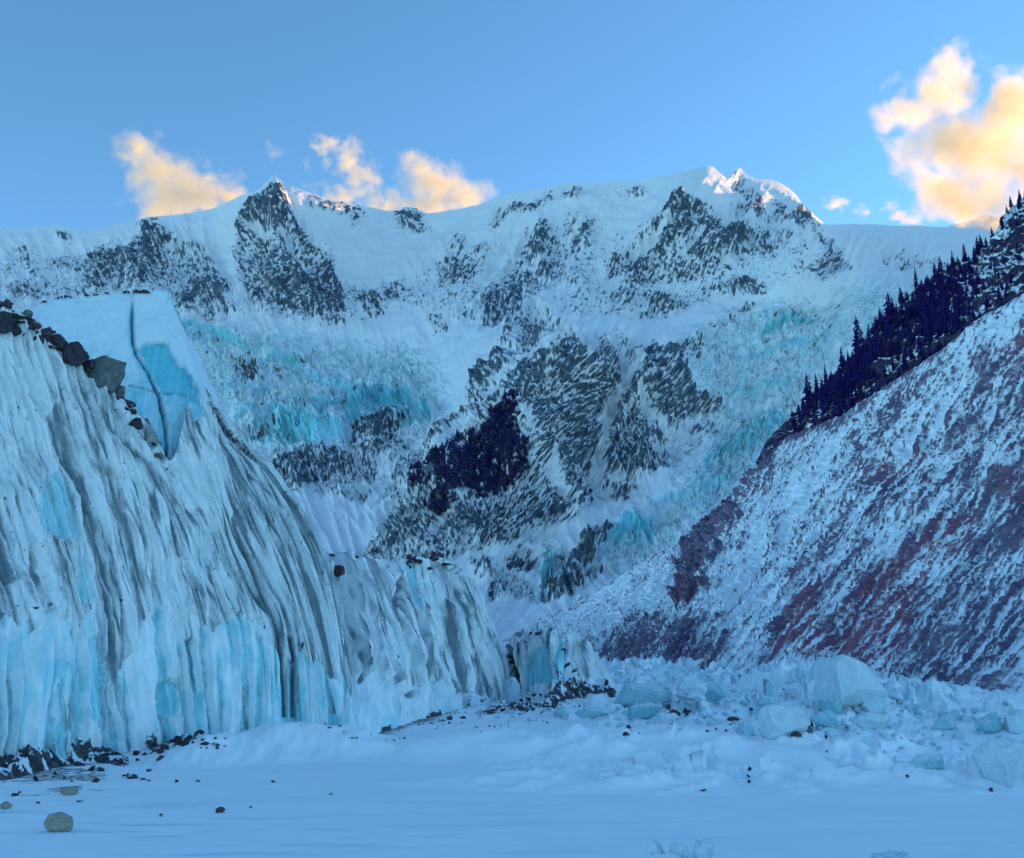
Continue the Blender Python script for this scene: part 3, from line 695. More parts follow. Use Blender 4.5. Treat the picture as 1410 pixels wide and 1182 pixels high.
P = base + nb * ((rg * 12 - 5 + bm * 4) * (smooth(1, .9, T) * .7 + .3) * smooth(0, .08, T))[..., None]
nf = grid_normals(P); nf *= np.sign(np.median(nf[..., 2]))
steep = 1 - nf[..., 2]; rel = steep - blur(blur(steep, 8, 0), 8, 1)
rock = 0.44 + .18 * smooth(1350, 1150, PXf) + rel * 1.0 + bm * .55 + fbm(X / 4, Z / 4 + Yw / 6, 3, .6, 95) * .4 - smooth(.85, 1, T) * .1 + smooth(.16, .05, T) * .6
surf = np.stack([np.clip(rock, 0, 1.2), 0 * rock, 0 * rock], -1)
FOREST = dict(P=P, PX=PXf, PY=PYf)
# the ridge goes on rising to the right of the view and falls away behind
ext = []
for k, d in enumerate((60, 200, 500, 1100)):
    ext.append(P[-1] + np.array([d * .8, d * .5, -d * .30]))
Pf = np.concatenate([P, np.stack(ext)], 0); sf = np.concatenate([surf, np.repeat(surf[-1:], len(ext), 0)], 0)
o = link('wooded_ridge', grid_mesh('wooded_ridge', Pf, {'surf': sf}), M_forest_floor)
tag(o, 'dark snow dusted ridge under the conifers above the scree', 'hillside', kind='structure')
# ================================================================== frozen lake and snow in front
print('ground')
def snow_material(name, base=(0.90, 0.94, 0.96), scale=1.0, bumpd=0.03, dirt=False):
    k = NT(name)
    v = k.coord('Object')
    r, g, b = k.attr('surf')
    n1 = k.noise(v, 0.35 * scale, 5, .6); n2 = k.noise(v, 3.0 * scale, 5, .6); n3 = k.noise(v, 14.0 * scale, 3, .6)
    c = k.mix(k.rng(n1, .35, .65, 0, .5), base, (base[0] * .90, base[1] * .95, base[2] * .98))
    c = k.mix(g, c, (0.36, 0.60, 0.68))
    c = k.mix(k.rng(k.math('ADD', r, k.math('MULTIPLY', k.math('SUBTRACT', n2, .5), .8)), .42, .62), c, (0.16, 0.15, 0.13))
    h = k.math('ADD', k.math('MULTIPLY', n2, .8), k.math('MULTIPLY', n3, .25))
    return k.surf(c, .7, k.bump(h, .45, bumpd), .25)
M_snow = snow_material('lake_snow')
gx = np.concatenate([np.linspace(-3.0, -1.1, 10)[:-1], np.linspace(-1.1, -0.62, 90)[:-1], np.linspace(-0.62, 0.62, 620), np.linspace(0.62, 1.1, 90)[1:], np.linspace(1.1, 3.0, 10)[1:]])
gy = np.concatenate([[-60, -20, 0, 8], np.geomspace(15, 330, 520), np.geomspace(340, 9000, 30)])
GY, GXr = np.meshgrid(gy, gx, indexing='ij')
GX = GXr * np.maximum(np.abs(GY), 14.0)
def gpx(px, py):
    Y = gdepth(py); p = unproj(px, py, Y); return p[..., 0], p[..., 1]
def ground_h(x, y):
    """Height of the snow above the lake ice."""
    x = np.asarray(x, float); y = np.asarray(y, float)
    h = 0.05 * fbm(x / 6, y / 3, 4, .5, 101) + 0.012 * fbm(x / .9, y / .5, 3, .5, 103)
    h = h + .030 * smooth(.35, .8, ridged(x / 2.6 + .5 * fbm(x / 3, y / 3, 2, .5, 127), y / .55, 3, .5, 125)) * smooth(-.1, .3, fbm(x / 8, y / 4, 3, .5, 129))
    P3 = np.stack([x, y, 0 * x], -1)
    px, py = proj(np.where(y[..., None] > 5, P3, [0, 5, 0]))
    # wind drifts: long low mounds
    for (mx, my, sx, sy, ht, rot) in DRIFTS:
        c, s = math.cos(rot), math.sin(rot)
        a = (x - mx) * c + (y - my) * s; b = -(x - mx) * s + (y - my) * c
        a = a + sx * .22 * fbm(x / (sx * .5), y / (sy * .7), 3, .5, int(abs(mx * 7)) % 90 + 1)
        b = b + sy * .25 * fbm(x / (sx * .35), y / (sy * .9), 3, .55, int(abs(my * 5)) % 90 + 2)
        q = (a / sx) ** 2 + (b / sy) ** 2
        h = h + ht * np.clip(1.15 * np.exp(-q) - .10, 0, 1)
    q = x / np.maximum(y, 1)
    far = smooth(36, 60, y) * smooth(-14, 6, x)
    lump = ridged(x / 9, y / 9, 4, .5, 105) - .3
    h = h + np.clip(far * lump * .40, -.1, 3)
    # the field of broken ice: jumbled slabs under snow, low where the snow lies flat
    rub = smooth(58, 95, y + 16 * fbm(x / 12, y / 20, 3, .5, 113)) * smooth(-.02, .09, q + .03 * fbm(x / 9, y / 15, 3, .5, 115))
    pile = .35 + 1.0 * np.exp(-((q - .30) / .10) ** 2) + .55 * np.exp(-((q - .10) / .09) ** 2)
    sl = slabs(x / 6.5, y / 6.5, 1) * 1.0 + slabs(x / 2.7, y / 2.7, 2) * .55 + slabs(x / 1.2, y / 1.2, 3) * .25
    h = h + rub * pile * (np.clip(sl * .9 + .25 + .5 * fbm(x / 20, y / 20, 3, .5, 107), -.15, 4)) * (1.5 + .008 * y)
    pat = smooth(-.12, .18, fbm(x / 7, y / 7, 3, .5, 117))
    mid = smooth(35, 39, y) * smooth(75, 52, y) * smooth(.0, .08, q) * pat
    h = h + mid * np.clip(slabs(x / 1.7, y / 1.7, 5) * .46 + slabs(x / .7, y / .7, 6) * .22 + .08, -.05, 1)
    h = h + smooth(180, 330, y) * smooth(0, .05, x / np.maximum(y, 1)) * 3.0
    mid = smooth(33, 37, y) * smooth(62, 46, y) * smooth(-4, 3, x)
    h = h + mid * np.clip(ridged(x / 4.5, y / 4.0, 5, .6, 109) - .38, 0, 1) * .55
    return h
def at_px(px, py):
    x, y = gpx(px, py); return float(x), float(y)
DRIFTS = []
def drift(px, py, wpx, dy, ht, rot=0.0):
    x, y = at_px(px, py)
    DRIFTS.append((x, y, wpx * y / FPX * .5, dy, ht, rot))
drift(385, 1040, 230, 3.2, 1.35, .15)
drift(270, 1050, 110, 2.0, .75, .2)
drift(600, 1040, 330, 3.0, .75, -.05)
drift(800, 1040, 300, 3.4, .80, .1)
drift(960, 1050, 330, 2.6, .85, -.12)
drift(1110, 1060, 240, 2.4, .80, -.2)
drift(1240, 1080, 280, 1.6, .42, -.2)
drift(1200, 1040, 260, 3.6, .7, -.1)
drift(860, 1085, 240, 1.4, .25, .0)
drift(700, 1075, 260, 1.6, .25, .05)
GZ = ground_h(GX, GY)
GZ = GZ - smooth(330, 420, GY) * 6
Pg = np.stack([GX, GY, GZ], -1)
px, py = proj(np.where(GY[..., None] > 5, Pg, [0, 5, 0]))
wind = fbm(GX / 5 + GY / 30, GY / .8, 4, .6, 121)
bare = smooth(.10, .45, wind) * smooth(36, 30, GY) * smooth(8, -10, GX) * .8 + smooth(.2, .5, wind) * smooth(33, 26, GY) * .25
gn = grid_normals(Pg); gn *= np.sign(np.median(gn[..., 2]))
bare = np.clip(bare * .5, 0, .6)
bare = np.maximum(bare, smooth(.10, .40, 1 - gn[..., 2]) * smooth(55, 75, GY) * (.25 + .7 * smooth(.0, .4, perlin(GX / 4, GY / 4, 133))))
bed = np.exp(-((px - 575) / 95) ** 2 - ((py - 1013) / 9) ** 2)
dirt = np.clip(smooth(24, 10, np.abs(py - 1062) + 40 * fbm(GX / 2, GY / 2, 4, .6, 123)) * smooth(215, 120, px) * .55 + bed * .42, 0, 1)
dirt = dirt * (GY > 10)
o = link('frozen_lake', grid_mesh('frozen_lake', Pg, {'surf': np.stack([dirt, bare, 0 * bare], -1)}), M_snow)
tag(o, 'flat frozen lake under wind packed snow and low drifts', 'frozen lake', kind='structure')
# ================================================================== ice cliffs
print('ice cliffs')
def ice_material(name, snow=(0.84, 0.89, 0.90), ice=(0.24, 0.66, 0.76), dirt=(0.105, 0.15, 0.175), scale=1.0):
    """attribute surf: R grit in the grooves, G clean blue ice, B dark stones."""
    k = NT(name)
    r, g, b = k.attr('surf')
    v = k.coord('Object')
    n1 = k.noise(v, 0.5 * scale, 6, .62); n2 = k.noise(v, 3.5 * scale, 5, .65); n3 = k.noise(v, 16 * scale, 3, .6)
    n4 = k.flow(2.6 * scale, .16 * scale, 5, .6); n5 = k.flow(8.0 * scale, .45 * scale, 4, .6)
    c = k.mix(k.rng(n1, .3, .7, 0, .45), snow, (snow[0] * .78, snow[1] * .88, snow[2] * .92))
    deep = k.mix(k.rng(n4, .3, .7), ice, (ice[0] * 1.9, ice[1] * 1.22, ice[2] * 1.12))
    gg = k.rng(k.math('ADD', g, k.math('MULTIPLY', k.math('SUBTRACT', n2, .5), .35)), .15, .75)
    c = k.mix(gg, c, deep)
    rr = k.rng(k.math('ADD', r, k.math('MULTIPLY', k.math('SUBTRACT', k.math('ADD', k.math('MULTIPLY', n2, .25), k.math('ADD', k.math('MULTIPLY', n4, .45), k.math('MULTIPLY', n5, .30))), .5), 2.0)), .10, .80, 0, .95)
    c = k.mix(rr, c, k.mix(n4, dirt, (dirt[0] * 1.7, dirt[1] * 1.75, dirt[2] * 1.7)))
    bb = k.rng(k.math('ADD', b, k.math('MULTIPLY', k.math('SUBTRACT', k.math('ADD', k.math('MULTIPLY', n2, .5), k.math('MULTIPLY', n3, .5)), .5), 1.3)), .5, .62)
    c = k.mix(bb, c, (0.055, 0.06, 0.08))
    rough = k.rng(gg, 0, 1, .75, .32)
    h = k.math('ADD', k.math('MULTIPLY', n2, .8), k.math('ADD', k.math('MULTIPLY', n3, .3), k.math('ADD', n4, n5)))
    return k.surf(c, rough, k.bump(h, .5, .10 / scale), .35)
M_ice = ice_material('cliff_ice')
M_ice_far = ice_material('far_cliff_ice', scale=.6)

def arc(P, axis):
    d = np.linalg.norm(np.diff(P, axis=axis), axis=-1)
    z = np.zeros_like(d.take([0], axis))
    return np.concatenate([z, np.cumsum(d, axis)], axis)

def cliff_sheet(guides, sv, YB, YT, ns, nt, rib=2.6, amp=.55, clean_y=None, clean_amp=18, seed=200, dirt_gain=1.0, windows=(), extra=None, back=(-3.0, 7.0), setp=1.6, ends=(False, True), jag=0.0):
    sv = np.asarray(sv, float)
    s = np.linspace(sv[0], sv[-1], ns)
    px, py, tq = guide_sheet(guides, sv, s, nt)
    T = tq[:, None] * np.ones((1, ns))
    if jag:
        cr_ = np.abs(fbm(px[-1] / 11, px[-1] * 0, 4, .6, seed + 51)) * -1.4 + .9 * fbm(px[-1] / 40, px[-1] * 0, 3, .5, seed + 52)
        py = py + jag * cr_[None] * T ** 6
    yb = interp1(sv, YB, s)[None]; yt = interp1(sv, YT, s)[None]
    Y = yb + (yt - yb) * T ** setp
    base = unproj(px, py, Y)
    nb = grid_normals(base); nb *= np.where((nb[..., 1:2] > 0), -1, 1)
    A = arc(base, 1); B = arc(base, 0)
    k0 = int(nt * .12)
    S = A[k0:k0 + 1] * np.ones_like(A)
    H = B
    scale = rib / 2.6
    w1 = fbm(S / (3.2 * rib), H / (7 * rib), 3, .5, seed)
    fr = ridged(S / rib + .16 * w1, H / (14 * rib), 3, .5, seed + 5)                 # the large ribs
    f2 = ridged(S / (rib * .40) + .30 * w1, H / (8 * rib), 3, .6, seed + 9)           # flutes
    f3 = fbm(S / (rib * .11) + .6 * w1, H / (3.5 * rib), 4, .62, seed + 13)           # fine runnels
    ln1 = np.exp(-(perlin(S / (rib * .33) + .3 * w1, H / (rib * 9), seed + 61) / .07) ** 2) * smooth(-.15, .3, perlin(S / rib, H / (rib * 2.5), seed + 63))
    ln2 = np.exp(-(perlin(S / (rib * .16) + .5 * w1, H / (rib * 6), seed + 65) / .10) ** 2) * smooth(-.1, .4, perlin(S / (rib * .7), H / (rib * 2), seed + 67))
    gen = fbm(S / (rib * 5.5), H / (rib * 6.0), 4, .5, seed + 17)
    crumb = fbm(S / (rib * .16), H / (rib * .16), 4, .62, seed + 21)
    if clean_y is None:
        clean = np.zeros_like(T)
    else:
        bound = interp1([c[0] for c in clean_y], [c[1] for c in clean_y], px)
        cell = perlin(S / (rib * .42), 0 * S, seed + 25) * 1.0 + .7 * perlin(S / (rib * 1.1), 0 * S, seed + 27)
        bound = bound + clean_amp * cell + clean_amp * .3 * fbm(S / (rib * .12), H / rib, 3, .6, seed + 29)
        clean = smooth(-2.0, 3.5, py - bound)
    upper = 1 - clean
    col = ridged(S / (rib * .55) + .25 * w1, H / (7 * rib), 2, .4, seed + 33)         # columns of the clean ice
    scal = fbm(S / (rib * .5), H / (rib * .9), 3, .5, seed + 35)
    disp = gen * amp * 1.3 + upper * ((fr - .45) * amp * .80 + (f2 - .4) * amp * 1.05 + f3 * amp * .26 - ln1 * amp * .45 - ln2 * amp * .16 + crumb * amp * .10)
    disp = disp + clean * (-ln1 * amp * .3 + (col - .5) * amp * .95 + scal * amp * .45 - amp * .22 + f3 * amp * .05)
    groove = smooth(.34, .08, fr) * .32 + smooth(.34, .10, f2) * .60 + ln1 * 1.05 + ln2 * .5
    dirt = upper * (groove * .52 + smooth(.0, .5, f3) * .34 + smooth(.1, .6, gen) * .12 + .06) * dirt_gain + clean * (smooth(.30, .05, col) * .40 + ln1 * .35 + .02)
    foot = smooth(.075, .0, T + .03 * crumb)
    ice = clean * (.26 + .40 * scal + .35 * smooth(.45, .1, col) + .25 * gen) + upper * (.10 * smooth(.2, .6, gen) + .12 * smooth(.45, .15, f2))
    stones = foot * (.25 + .55 * smooth(-.1, .5, perlin(S / rib, H / rib, seed + 41))) + upper * smooth(.34, .76, fbm(S / (rib * .22), H / (rib * .3), 4, .65, seed + 43) + .25 * gen + .22 * smooth(90, 20, px) * smooth(820, 700, py)) * .75
    for wgt, poly, rec in windows:
        pd_ = poly_dist(px + 5 * f3 + 4 * crumb, py + 8 * crumb + 5 * f3, poly); m = smooth(-3.5, 5.5, pd_) * wgt * smooth(-.15, .25, T + .02)
        disp = disp - rec * m; ice = np.maximum(ice, m * 1.05); dirt = dirt * (1 - m); stones = stones * (1 - m * .7)
    if extra is not None:
        disp, dirt, ice, stones = extra(px, py, S, H, T, disp, dirt, ice, stones)
    P = base + nb * (disp * (smooth(1.0, .97, T) * .8 + .2))[..., None]
    surf = np.stack([np.clip(dirt, 0, 1), np.clip(ice, 0, 1), np.clip(stones, 0, 1)], -1)
    # body behind the face: the crest runs back, and so does the end of the wall
    bk = np.array([back[0], back[1], -.6])
    lowc = P[-1].copy(); zc = lowc[:, 2]
    for _ in range(6):
        zc = np.minimum(zc, np.minimum(np.roll(zc, 1), np.roll(zc, -1))) if jag else zc
    lowc[:, 2] = zc - .2
    Pf = np.concatenate([P, (lowc + bk * .35)[None], (lowc + bk)[None], (lowc + bk * 2.2 - [0, 0, 2])[None]], 0)
    sf = np.concatenate([surf, np.repeat(surf[-1:] * [.1, 0, .1], 3, 0)], 0)
    ff = np.stack([S + .6 * w1 * scale, H, 0 * H], -1); ff = np.concatenate([ff, np.repeat(ff[-1:], 3, 0)], 0)
    if ends[1]:
        cols_ = []
        for f in (.12, .4, 1.0, 2.0):
            cols_.append(Pf[:, -1] + np.array([back[0] * f, back[1] * f * 1.4, 0]) * np.ones((Pf.shape[0], 1)))
        Pf = np.concatenate([Pf, np.stack(cols_, 1)], 1); sf = np.concatenate([sf, np.repeat(sf[:, -1:], 4, 1)], 1); ff = np.concatenate([ff, np.repeat(ff[:, -1:], 4, 1)], 1)
    return Pf, {'surf': sf, 'flow': ff}, P, px, py

# ---- the big wall on the left
GUIDES = [
    [(-430, 1110), (-450, 960), (-480, 820), (-540, 660), (-610, 480), (-680, 330)],
    [(-220, 1082), (-235, 960), (-250, 850), (-290, 700), (-340, 540), (-400, 390), (-420, 340)],
    [(-20, 1060), (-22, 950), (-30, 850), (-60, 720), (-105, 590), (-150, 450), (-175, 370)],
    [(60, 1052), (58, 950), (45, 850), (18, 730), (-20, 610), (-55, 490), (-80, 395)],
    [(105, 1042), (103, 950), (93, 860), (70, 740), (42, 630), (5, 510), (-20, 420)],
    [(170, 1036), (163, 950), (155, 880), (125, 750), (92, 640), (66, 560), (38, 480), (22, 425)],
    [(240, 1030), (232, 950), (222, 860), (200, 760), (172, 680), (146, 600), (118, 530), (92, 478)],
    [(300, 1026), (292, 950), (283, 870), (262, 780), (235, 700), (205, 630), (182, 580), (155, 535)],
    [(350, 1022), (345, 940), (330, 860), (305, 780), (278, 715), (252, 665), (234, 634)],
    [(390, 1019), (388, 930), (382, 870), (345, 770), (312, 690), (288, 620), (272, 570), (262, 530)],
    [(430, 1019), (425, 930), (410, 850), (378, 760), (340, 680), (304, 610), (284, 560), (267, 524)],
    [(465, 1018), (456, 940), (441, 860), (412, 770), (371, 690), (327, 620), (294, 570), (271, 525)],
    [(493, 1017), (484, 940), (470, 865), (452, 790), (428, 725), (386, 658), (332, 598), (296, 558), (274, 527)]]
SV = [-.62, -.36, -.16, 0, .09, .19, .30, .40, .49, .57, .65, .73, .80]
YB = [27, 33.5, 40, 43, 46, 49, 52.5, 54.5, 56, 57, 57.6, 58, 58.4]
YT = [38, 42, 46, 49, 51, 53, 55.5, 58, 60, 64, 66, 67, 68]
WIN = [(.9, [(122, 885), (134, 872), (148, 905), (150, 975), (140, 1012), (126, 990)], .35),
       (1.0, [(226, 985), (228, 942), (240, 934), (252, 940), (250, 986)], .55),
       (.55, [(50, 690), (60, 655), (78, 648), (98, 690), (112, 735), (104, 752), (80, 738), (56, 722)], .45),
       (.7, [(100, 760), (118, 770), (124, 830), (106, 840)], .25),
       (.75, [(212, 820), (224, 830), (228, 905), (214, 900)], .2),
       (.8, [(80, 1010), (98, 985), (108, 1000), (106, 1030), (86, 1032)], .2),
       (.8, [(268, 1000), (272, 955), (282, 945), (284, 1000)], .2), (.7, [(330, 940), (336, 880), (346, 890), (344, 950)], .2)]
CRACKS = [[(392, 985), (391, 930), (384, 872), (352, 785), (322, 712)], [(404, 985), (405, 920), (398, 880)], [(176, 985), (168, 940), (158, 880), (128, 755), (96, 650), (72, 572)],
          [(118, 700), (98, 620), (80, 560)], [(12, 800), (2, 740), (-14, 690)], [(250, 760), (230, 695), (200, 640), (160, 592), (138, 560)]]
def left_extra(px, py, S, H, T, disp, dirt, ice, stones):
    for i, c in enumerate(CRACKS):
        m = np.exp(-(line_dist(px, py, c) / (3.2 if i < 2 else 6.0)) ** 2)
        disp = disp - m * (.5 if i < 2 else .40); dirt = np.maximum(dirt, m * .85); ice = ice * (1 - .6 * m)
        if i < 2: stones = np.maximum(stones, m * .45)
    # grey band of dirty ice under the boulders
    g = smooth(26, 4, np.abs(poly_dist(px, py, [(35, 455), (100, 520), (150, 560), (180, 600), (150, 590), (90, 540), (50, 500)]))) * .34
    dirt = np.maximum(dirt, g)
    # dirty streaks on the right shoulder, snow on the left
    sh = smooth(300, 360, px + (py - 640) * -.35) * smooth(900, 700, py)
    dirt = dirt + sh * .10
    dk = np.exp(-(line_dist(px, py, [(285, 556), (305, 590), (330, 612), (352, 640)]) / 9) ** 2)
    stones = np.maximum(stones, dk * .62)
    sn = smooth(120, 20, px) * smooth(700, 560, py)
    dirt = dirt * (1 - .55 * sn)
    ramp = smooth(-8, 10, poly_dist(px, py, [(234, 634), (262, 610), (285, 640), (285, 700), (262, 700)]))
    dirt = dirt * (1 - ramp); stones = stones * (1 - ramp)
    return disp, dirt, ice, stones
CLEAN = [(-500, 860), (0, 850), (40, 862), (75, 845), (100, 872), (125, 850), (160, 930), (190, 880), (215, 835), (240, 850), (270, 885), (300, 860), (340, 855), (385, 900), (420, 905), (450, 930), (500, 960)]
PfL, sfL, PL, pxL, pyL = cliff_sheet(GUIDES, SV, YB, YT, 860, 520, rib=1.55, amp=.42, clean_y=CLEAN, clean_amp=20, seed=200, dirt_gain=1.22, windows=WIN, extra=left_extra)
cliff = empty('ice_cliff', tuple(PL[0, 430]))
tag(cliff, 'towering fluted ice cliff with grey grooves, blue foot and a split ice tower on top', 'ice cliff')
def child(o, root):
    o.parent = root; o.matrix_parent_inverse = Matrix.Translation(-Vector(root.location)); return o
child(link('ice_face', grid_mesh('ice_face', PfL, sfL), M_ice), cliff)

# ---- the split tower of clean ice standing behind the boulder line
TG = [[(22, 470), (30, 445), (40, 422)], [(62, 490), (68, 450), (76, 412)], [(105, 530), (110, 470), (112, 408)], [(150, 580), (150, 490), (150, 406)],
      [(200, 640), (195, 560), (180, 480), (176, 405)], [(240, 652), (238, 590), (226, 545), (203, 510), (187, 475), (186, 404)],
      [(262, 652), (256, 590), (244, 540), (226, 500), (212, 460), (207, 403)], [(290, 630), (274, 545), (259, 490), (245, 445), (229, 408)]]
tsv = [0, .16, .33, .5, .66, .78, .88, 1.0]
s = np.linspace(0, 1, 260)
px, py, tq = guide_sheet(TG, tsv, s, 240)
T = tq[:, None] * np.ones((1, 260))
Y = 56.5 + (px - 30) / 230 * 6.0 + T ** 1.5 * 2.4
base = unproj(px, py, Y)
nb = grid_normals(base); nb *= np.where(nb[..., 1:2] > 0, -1, 1)
crack = [(183, 404), (184, 475), (190, 492), (204, 512), (220, 545), (228, 590), (232, 640)]
dcr = line_dist(px, py, crack)
rightside = px - interp1([404, 475, 492, 512, 545, 590, 640, 700], [183, 184, 190, 204, 220, 228, 232, 234], py)
scoop = smooth(-2.5, 6, poly_dist(px + 5 * fbm(px / 9, py / 9, 4, .6, 301), py + 5 * fbm(px / 12, py / 9, 4, .6, 302), [(186, 480), (200, 474), (224, 473), (232, 476), (240, 492), (262, 520), (282, 560), (285, 640), (236, 640), (224, 545), (204, 510)]))
sc2 = smooth(-1.5, 3, poly_dist(px, py, [(232, 632), (228, 590), (222, 545), (240, 540), (262, 548), (285, 565), (285, 650)]))
soft = fbm(px / 40, py / 40, 4, .5, 303); rg2 = fbm(px / 7, py / 7, 4, .6, 305)
disp = soft * .30 + rg2 * .05 - (.45 + .85 * smooth(450, 560, py)) * np.exp(-(dcr / 1.7) ** 2) * smooth(408, 430, py) + smooth(0, 3, rightside) * .22 - scoop * .45 + sc2 * .25
blue_l = smooth(470, 520, py + 8 * soft - .1 * (px - 150)) * smooth(2, -2, rightside)
fadeb = smooth(640, 470, py)
ice = np.clip(blue_l * (.30 + .30 * np.exp(-np.abs(rightside) / 22)) + scoop * (.42 + .45 * fadeb) - sc2 * .12 + .06 + .25 * soft + .10 * rg2, 0, 1)
ice = np.maximum(ice, .80 * np.exp(-(dcr / 8) ** 2) * (rightside < 1) * smooth(410, 440, py))
dirt = np.clip(.12 * smooth(.1, .5, rg2) * (1 - ice) + smooth(.0, .25, soft - .15) * .1, 0, 1)
seam = np.exp(-(line_dist(px, py, [(178, 530), (200, 535), (222, 540), (240, 540), (262, 548)]) / 1.6) ** 2)
dirt = np.maximum(dirt, seam * .55); disp -= seam * .12
stn = np.exp(-((py - interp1([30, 112, 229, 300], [424, 408, 404, 410], px)) / 2.2) ** 2) * smooth(.0, .35, perlin(px / 7, py / 30, 307)) * .62
Pt = base + nb * disp[..., None]
top = np.array([-1.0, 8.0, -.4])
edge_ = Pt[-1]
Ptt = np.concatenate([Pt, (edge_ + top * .08 + [0, 0, .06])[None], (edge_ + top)[None], (edge_ + top * 1.6 - [0, 0, 6])[None]], 0)
st = np.stack([dirt, ice, stn], -1); stt = np.concatenate([st, st[-1:], st[-1:] * [0, 0, 0], st[-1:] * 0], 0)
ec = [Ptt[:, -1] + np.array([-1.2, 8.0, -.3]) * f for f in (.1, .5, 1.0, 2.0)]
Ptt = np.concatenate([Ptt, np.stack(ec, 1)], 1); stt = np.concatenate([stt, np.repeat(stt[:, -1:], 4, 1)], 1)
lc = [Ptt[:, 0] + np.array([-1.0, 6.0, -.3]) * f for f in (1.0, .3)]
Ptt = np.concatenate([np.stack(lc, 1), Ptt], 1); stt = np.concatenate([np.repeat(stt[:, :1], 2, 1), stt], 1)
M_tower = ice_material('tower_ice', snow=(0.58, 0.73, 0.82), ice=(0.09, 0.46, 0.60))
child(link('ice_tower', grid_mesh('ice_tower', Ptt, {'surf': stt, 'flow': Ptt[..., [0, 2, 1]] * [1, 1, 0]}), M_tower), cliff)

# ---- the second, farther cliff
G2 = [[(455, 1020), (440, 930), (425, 840), (408, 765)], [(500, 1014), (490, 940), (478, 870), (464, 806), (452, 762)], [(548, 1001), (543, 940), (530, 880), (508, 820), (488, 768)],
      [(590, 988), (585, 930), (575, 870), (558, 820), (538, 776)], [(625, 978), (620, 930), (610, 880), (592, 825), (573, 772)],
      [(655, 971), (650, 920), (640, 870), (620, 818), (603, 766)], [(682, 966), (676, 920), (663, 870), (645, 820), (627, 786)],
      [(702, 963), (698, 925), (687, 885), (666, 838), (646, 803)]]
SV2 = [-.12, 0, .16, .32, .48, .64, .82, 1.0]
def second_extra(px, py, S, H, T, disp, dirt, ice, stones):
    for c, wd, dp in (([(660, 955), (655, 900), (645, 860), (628, 815)], 5, .9), ([(598, 960), (590, 900), (575, 850), (560, 800)], 4, .6), ([(548, 830), (546, 800)], 3, .6), ([(628, 830), (610, 790), (603, 770)], 4, .5), ([(640, 950), (630, 890), (612, 830)], 6, .6)):
        m = np.exp(-(line_dist(px, py, c) / wd) ** 2)
        disp = disp - m * dp; dirt = np.maximum(dirt, m * .9)
    b = smooth(-2, 3, poly_dist(px, py, [(545, 782), (556, 779), (568, 786), (572, 815), (580, 850), (574, 858), (562, 820)]))
    ice = np.maximum(ice, b); dirt = dirt * (1 - b)
    sn = smooth(560, 480, px) * smooth(880, 800, py)
    dirt = dirt * (1 - .6 * sn)
    dirt = dirt * smooth(1.0, .93, T)
    return disp, dirt, ice, stones
Pf2, sf2, P2, px2, py2 = cliff_sheet(G2, SV2, [57, 58.6, 68, 81, 96, 110, 122, 131], [72, 75, 80, 92, 106, 120, 130, 138], 420, 330, rib=2.9, amp=.8,
                                    clean_y=[(400, 955), (520, 925), (560, 955), (600, 935), (650, 960), (700, 962)], clean_amp=14, seed=230, dirt_gain=1.3, extra=second_extra, back=(-2, 12), jag=7)
cliff2 = empty('ice_cliff', tuple(P2[0, 200]))
tag(cliff2, 'lower fluted ice cliff with a stony crest running on behind the towering one', 'ice cliff')
child(link('ice_face', grid_mesh('ice_face', Pf2, sf2), M_ice_far), cliff2)

# ---- the small broken serac at its end
G3 = [[(684, 966), (690, 935), (695, 905), (700, 889)], [(712, 968), (712, 940), (712, 905), (712, 882)], [(735, 968), (736, 940), (736, 905), (738, 875)], [(760, 970), (762, 940), (763, 900), (764, 872)],
      [(776, 970), (776, 935), (774, 900), (773, 876)], [(802, 968), (799, 930), (793, 900), (788, 877)], [(828, 962), (822, 928), (812, 902), (802, 886)], [(848, 958), (842, 938), (831, 922), (820, 910)]]
def third_extra(px, py, S, H, T, disp, dirt, ice, stones):
    f = smooth(-2, 3, poly_dist(px, py, [(716, 948), (722, 905), (745, 885), (763, 874), (764, 930), (742, 942), (724, 962)]))
    ice = np.maximum(ice, f * .95); dirt = dirt * (1 - .7 * f); disp = disp - f * 1.0
    d = smooth(-1.5, 2, poly_dist(px, py, [(698, 895), (706, 892), (712, 935), (706, 950), (700, 930)]))
    stones = np.maximum(stones, d * .8); disp = disp - d * 1.2
    e = np.exp(-(line_dist(px, py, [(802, 884), (806, 910), (812, 940)]) / 4) ** 2); dirt = np.maximum(dirt, e * .8)
    g = np.exp(-(line_dist(px, py, [(770, 898), (790, 922), (806, 945)]) / 4) ** 2) * smooth(-.2, .2, perlin(px / 6, py / 6, 321)); stones = np.maximum(stones, g * .75)
    return disp, dirt, ice, stones
Pf3, sf3, P3_, px3, py3 = cliff_sheet(G3, [0, .15, .3, .47, .56, .72, .88, 1.0], [128, 126, 122, 117, 117, 122, 130, 140], [134, 133, 131, 124, 126, 131, 138, 146], 300, 190, rib=3.2, amp=.8,
                                     clean_y=[(680, 955), (850, 955)], clean_amp=8, seed=260, extra=third_extra, back=(0, 12), jag=15)
cliff3 = empty('serac', tuple(P3_[0, 150]))
tag(cliff3, 'small broken serac with a bright blue face beside the end of the ice cliffs', 'serac')
child(link('ice_face', grid_mesh('ice_face', Pf3, sf3), M_ice_far), cliff3)
